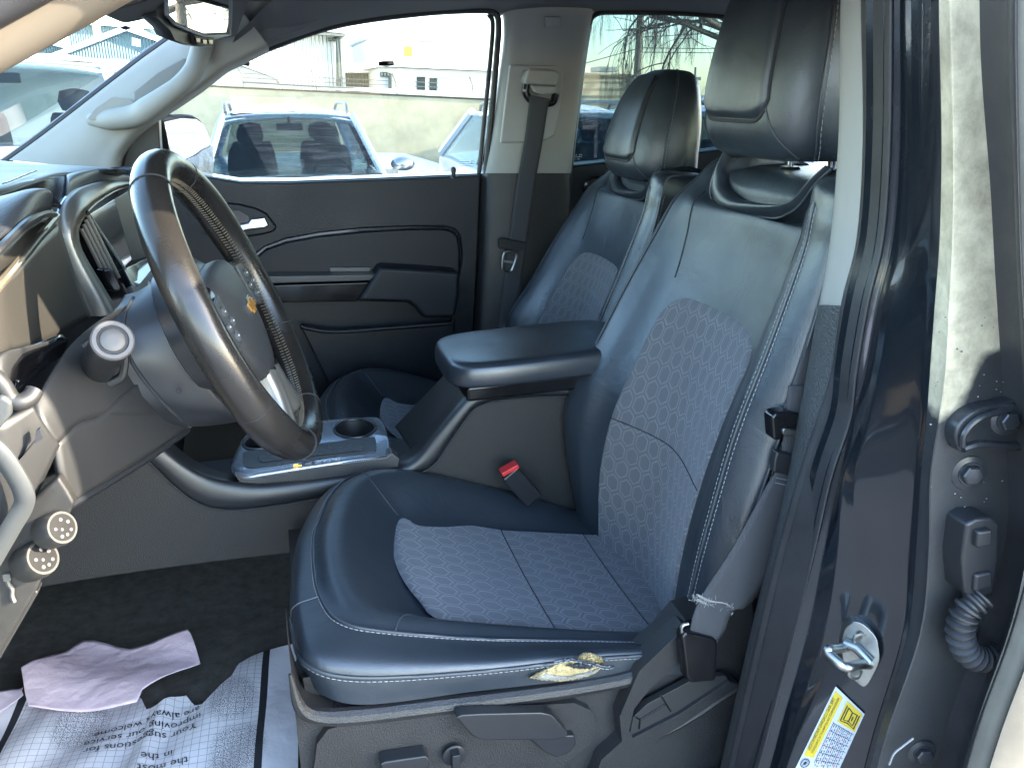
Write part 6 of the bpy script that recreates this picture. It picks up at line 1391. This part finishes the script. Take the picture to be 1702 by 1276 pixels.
# ---- buildings
def corr(name, col, sc): 
    m, nt, b = new_mat(name); tc = N(nt, "ShaderNodeTexCoord"); w_ = N(nt, "ShaderNodeTexWave"); w_.inputs["Scale"].default_value = sc; w_.bands_direction = 'X'; nt.links.new(tc.outputs["Object"], w_.inputs["Vector"])
    bp_ = N(nt, "ShaderNodeBump"); bp_.inputs["Distance"].default_value = .06; nt.links.new(w_.outputs["Fac"], bp_.inputs["Height"]); nt.links.new(bp_.outputs[0], b.inputs["Normal"]); b.inputs["Base Color"].default_value = (*col, 1); b.inputs["Roughness"].default_value = .55; return m
TEAL = corr("teal_cladding", (.16, .23, .24), 3.2); PALE = corr("pale_cladding", (.62, .62, .58), 2.6); WHITEW = M("white_render", (.70, .69, .66), .8, var=(1.2, .08)); DARKW = corr("dark_cladding", (.10, .12, .12), 3.0); WIN = M("dark_window", (.03, .04, .045), .1)
def prism_px(mb, px, Y, depth, mi=0): mb.prism([at_y(x, y, Y) for x, y in px], (0, depth, 0), mi)
def ground_px(x, Y): return at_y(x, 150, Y)[0]
def building(name, label, px_top, Y, depth, mat, roofpx=None, cat="building"):
    """front wall outline from traced top points down to the ground, real depth behind it."""
    a = at_y(*px_top[0], Y); b = at_y(*px_top[-1], Y); root = empty(name, (float((a[0]+b[0])/2), float(Y), GZ)); tag(root, label, cat, "buildings beyond the wall")
    mb = MB(); P = [at_y(x, y, Y) for x, y in px_top]; P = [np.array((P[0][0], Y, GZ))] + P + [np.array((P[-1][0], Y, GZ))]
    mb.prism(P, (0, depth, 0)); chl(mb, "wall", [mat], root)
    mb = MB()
    for p, q in zip(P[1:-2], P[2:-1]):
        n = unit(np.cross(q-p, (0, 1, 0))); n = n if n[2] > 0 else -n; e = unit(q-p)*.25
        mb.prism([p-e + n*.02 + np.array((0, -.35, 0)), q+e + n*.02 + np.array((0, -.35, 0)), q+e + n*.02 + np.array((0, depth+.35, 0)), p-e + n*.02 + np.array((0, depth+.35, 0))], n*.16)
    chl(mb, "roof", [SNOW], root)
    return root
def win(root, px, Y, mat=WIN):
    mb = MB(); prism_px(mb, px, Y-.03, .06); o = chl(mb, "window", [mat], root); return o
b1 = building("metal_shed", "long low teal metal shed at the far left beyond the white pickup", [(-60, 64), (20, 60), (118, 84)], 46, 8, TEAL)
b2 = building("metal_shed", "tall grey teal flat roofed block with a tan flue pipe", [(110, 40), (300, 53)], 42, 10, TEAL)
mb = MB(); f0 = at_y(163, 66, 41.2); mb.tube([f0, f0 + np.array((0, 0, .85))], .16, 12); mb.lathe([(.20, .85), (.26, .88), (.26, .93), (.06, 1.02)], f0, (0, 0, 1), 12); chl(mb, "flue_pipe", [M("tan_flue", (.42, .33, .2), .5, .4)], b2)
b3 = building("metal_shed", "gabled corrugated shed with snowy roof edges and one small window", [(95, 98), (212, 53), (300, 84)], 36, 9, TEAL); win(b3, [(219, 62), (234, 66), (234, 79), (219, 76)], 36, M("pale_window", (.55, .6, .6), .2))
b4 = building("warehouse", "large pale clad warehouse with an overhanging eave and dark corner pipe", [(330, 30), (520, 53), (570, 58)], 30, 14, PALE)
mb = MB(); mb.tube([at_y(563, 60, 29.85), at_y(563, 152, 29.85)], .09, 8); mb.tube([at_y(545, 66, 29.85), at_y(563, 66, 29.85)], .06, 8); chl(mb, "drain_pipe", [DARKW], b4)
mb = MB(); mb.prism([at_y(x, y, 29.6) for x, y in [(480, 55), (574, 61), (574, 57), (480, 50)]], (0, .4, 0)); chl(mb, "eave", [GREYM], b4)
b5 = building("lean_to", "small lean-to with a sloping tan roof edge in front of the warehouse", [(340, 100), (400, 110), (458, 131)], 27, 3, WHITEW)
b6 = building("dark_shed", "low dark corrugated shed between the warehouse and the white house", [(568, 122), (622, 123)], 32, 5, DARKW)
b7 = building("white_house", "low white rendered house with two dark windows and a thin snowy roof", [(630, 113), (640, 112), (830, 120)], 29, 8, WHITEW)
for px in ([(693, 128), (707, 128), (707, 153), (693, 153)], [(714, 130), (726, 130), (726, 153), (714, 153)]):
    w_ = win(b7, px, 29)
win(b7, [(728, 128), (768, 126), (768, 153), (728, 153)], 29, M("pale_shutter", (.58, .66, .70), .6))
mb = MB(); mb.tube(cr([at_y(x, y, 28.9) for x, y in [(632, 124), (646, 125), (649, 132), (649, 154)]], 5), .07, 8); chl(mb, "drain_pipe", [DARKW], b7)
b8 = building("white_block", "taller pale block behind the white house, carrying an orange flue", [(612, 66), (720, 70)], 44, 8, M("bright_render", (.78, .78, .76), .8))
mb = MB(); mb.box(at_y(678, 86, 43.6), .36, .3, .44); chl(mb, "orange_flue", [M("orange_metal", (.62, .30, .06), .5)], b8)
# caravan
rvp = at_y(1000, 150, 17.5); rv = empty("caravan", (float(rvp[0]), 17.5, GZ)); tag(rv, "beige ribbed caravan with a roof vent, above the white car", "caravan")
BEI = M("caravan_skin", (.58, .50, .33), .5, var=(2, .08)); m_, nt_, b_ = new_mat("ribbed_caravan"); tcn = N(nt_, "ShaderNodeTexCoord"); wv = N(nt_, "ShaderNodeTexWave"); wv.bands_direction = 'Z'; wv.inputs["Scale"].default_value = 2.2; nt_.links.new(tcn.outputs["Object"], wv.inputs["Vector"]); bmp = N(nt_, "ShaderNodeBump"); bmp.inputs["Distance"].default_value = .03; nt_.links.new(wv.outputs["Fac"], bmp.inputs["Height"]); nt_.links.new(bmp.outputs[0], b_.inputs["Normal"]); b_.inputs["Base Color"].default_value = (.58, .50, .33, 1); b_.inputs["Roughness"].default_value = .5
zt = at_y(1000, 119, 17.5)[2]; x0_, x1_ = at_y(900, 150, 17.5)[0], at_y(1062, 150, 17.5)[0]
mb = MB(); mb.prism([(x0_, 17.5, .2), (x1_, 17.5, .2), (x1_+.15, 17.5, zt-.35), (x1_-.1, 17.5, zt-.05), (x0_+.1, 17.5, zt), (x0_-.1, 17.5, zt-.3)], (0, 2.2, 0)); chl(mb, "shell", [m_], rv, bevel=.08, seg=3)
mb = MB(); mb.box(at_y(1003, 116, 18.0), .42, .5, .11); chl(mb, "roof_vent", [M("vent_white", (.6, .58, .5), .5)], rv, bevel=.02)
mb = MB(); mb.prism([at_y(x, y, 17.46) for x, y in [(960, 125), (1058, 125), (1058, 129), (960, 129)]], (0, .03, 0)); chl(mb, "stripe", [M("stripe_brown", (.28, .2, .12), .5)], rv)
for xx in (x0_+.6, x1_-.7):
    mb = MB(); mb.lathe([(.2, 0), (.33, .02), (.33, .18), (.2, .2)], (xx, 17.6, GZ+.33), (0, 1, 0), 20); chl(mb, "wheel", [TYRE], rv)
# utility pole and wires
pp = at_y(1062, 150, 24); up_ = empty("utility_pole", (float(pp[0]), 24.0, GZ)); tag(up_, "weathered wooden utility pole leaning slightly, seen through the rear side window", "utility pole")
mb = MB(); mb.tube([(pp[0]-.05, 24, GZ), at_y(1060, 110, 24), at_y(1066, 10, 24), at_y(1073, -90, 24)], [.12, .11, .10, .09], 10); chl(mb, "pole", [M("old_wood", (.30, .25, .18), .85, bump=('noise', 12, .5, .02), var=(4, .25))], up_)
for y0_, y1_, L_ in ((80, 80, 1400), (87, 87, 1400), (62, 50, 1400)):
    mb = MB(); a = at_y(1065, y0_, 24); mb.tube([a, at_y(1250, y1_+2, 25), at_y(1420, y1_-10, 27)], .012, 5); chl(mb, "wire", [DARKW], up_)
mb = MB(); mb.tube([at_y(1064, 80, 24), at_y(960, 109, 26), at_y(820, 135, 30)], .012, 5); chl(mb, "wire", [DARKW], up_)
sp0 = at_y(1156, 168, 30); sg = empty("lamp_post", tuple(sp0)); tag(sg, "thin distant mast with a small cross head on the horizon", "mast")
mb = MB(); mb.tube([sp0 + np.array((0, 0, -1.5)), at_y(1156, 112, 30)], .04, 6); chl(mb, "mast", [GREYM], sg); mb = MB(); mb.box(at_y(1156, 131, 30), .42, .06, .12); chl(mb, "sign_head", [GREYM], sg)

# ---- bare trees
BARK = M("grey_bark", (.16, .13, .105), .9, bump=('noise', 30, .8, .02), var=(5, .3)); TWIG = M("dark_twig", (.13, .105, .09), .85)
def tree(loc, h, seed, label, droop=.0, spread=1.0, levels=5, base=.22, name="bare_tree", twigs=0):
    rs = np.random.RandomState(seed); tr_ = MB(); br_ = MB()
    def grow(p, d, L, r, lv):
        P = [p]; n = 5
        for k in range(n):
            d = unit(d + rs.normal(0, .13, 3) + np.array((0, 0, -droop*(lv/levels)**1.5 + (.05 if lv < 2 else 0)))); P.append(P[-1] + d*L/n)
        R = np.linspace(r, r*.62, n+1); (tr_ if lv < 2 else br_).tube(P, R, 10 if lv < 2 else (6 if lv < 4 else 4), 0)
        if lv >= levels: return
        for k in range((3 if lv < levels-1 else 5) + twigs):
            i = rs.randint(2, n+1); dd = unit(d*.8 + rs.normal(0, .55*spread, 3) + np.array((0, 0, .15 if lv < 3 else -droop*.6))); grow(P[i], dd, L*rs.uniform(.55, .82), R[i]*.62, lv+1)
    grow(np.array((0, 0, 0.0)), np.array((.03, 0, 1.0)), h*.34, base, 0)
    root = empty(name, loc); tag(root, label, "tree", "bare trees")
    tr_.build("trunk", [BARK], root, angle=60); br_.build("crown", [TWIG], root, angle=60); return root
q = at_y(1232, 150, 13.5)
tree((float(q[0]), 13.5, GZ), 7.6, 21, "weeping bare tree whose thin twigs hang into the rear side window", droop=.95, spread=1.5, levels=6, base=.13, twigs=1)
q = at_y(1290, 150, 16)
tree((float(q[0]), 16.0, GZ), 11.0, 5, "stout forked bare tree reflected in the rear view mirror", droop=.10, spread=.8, levels=5, base=.26)
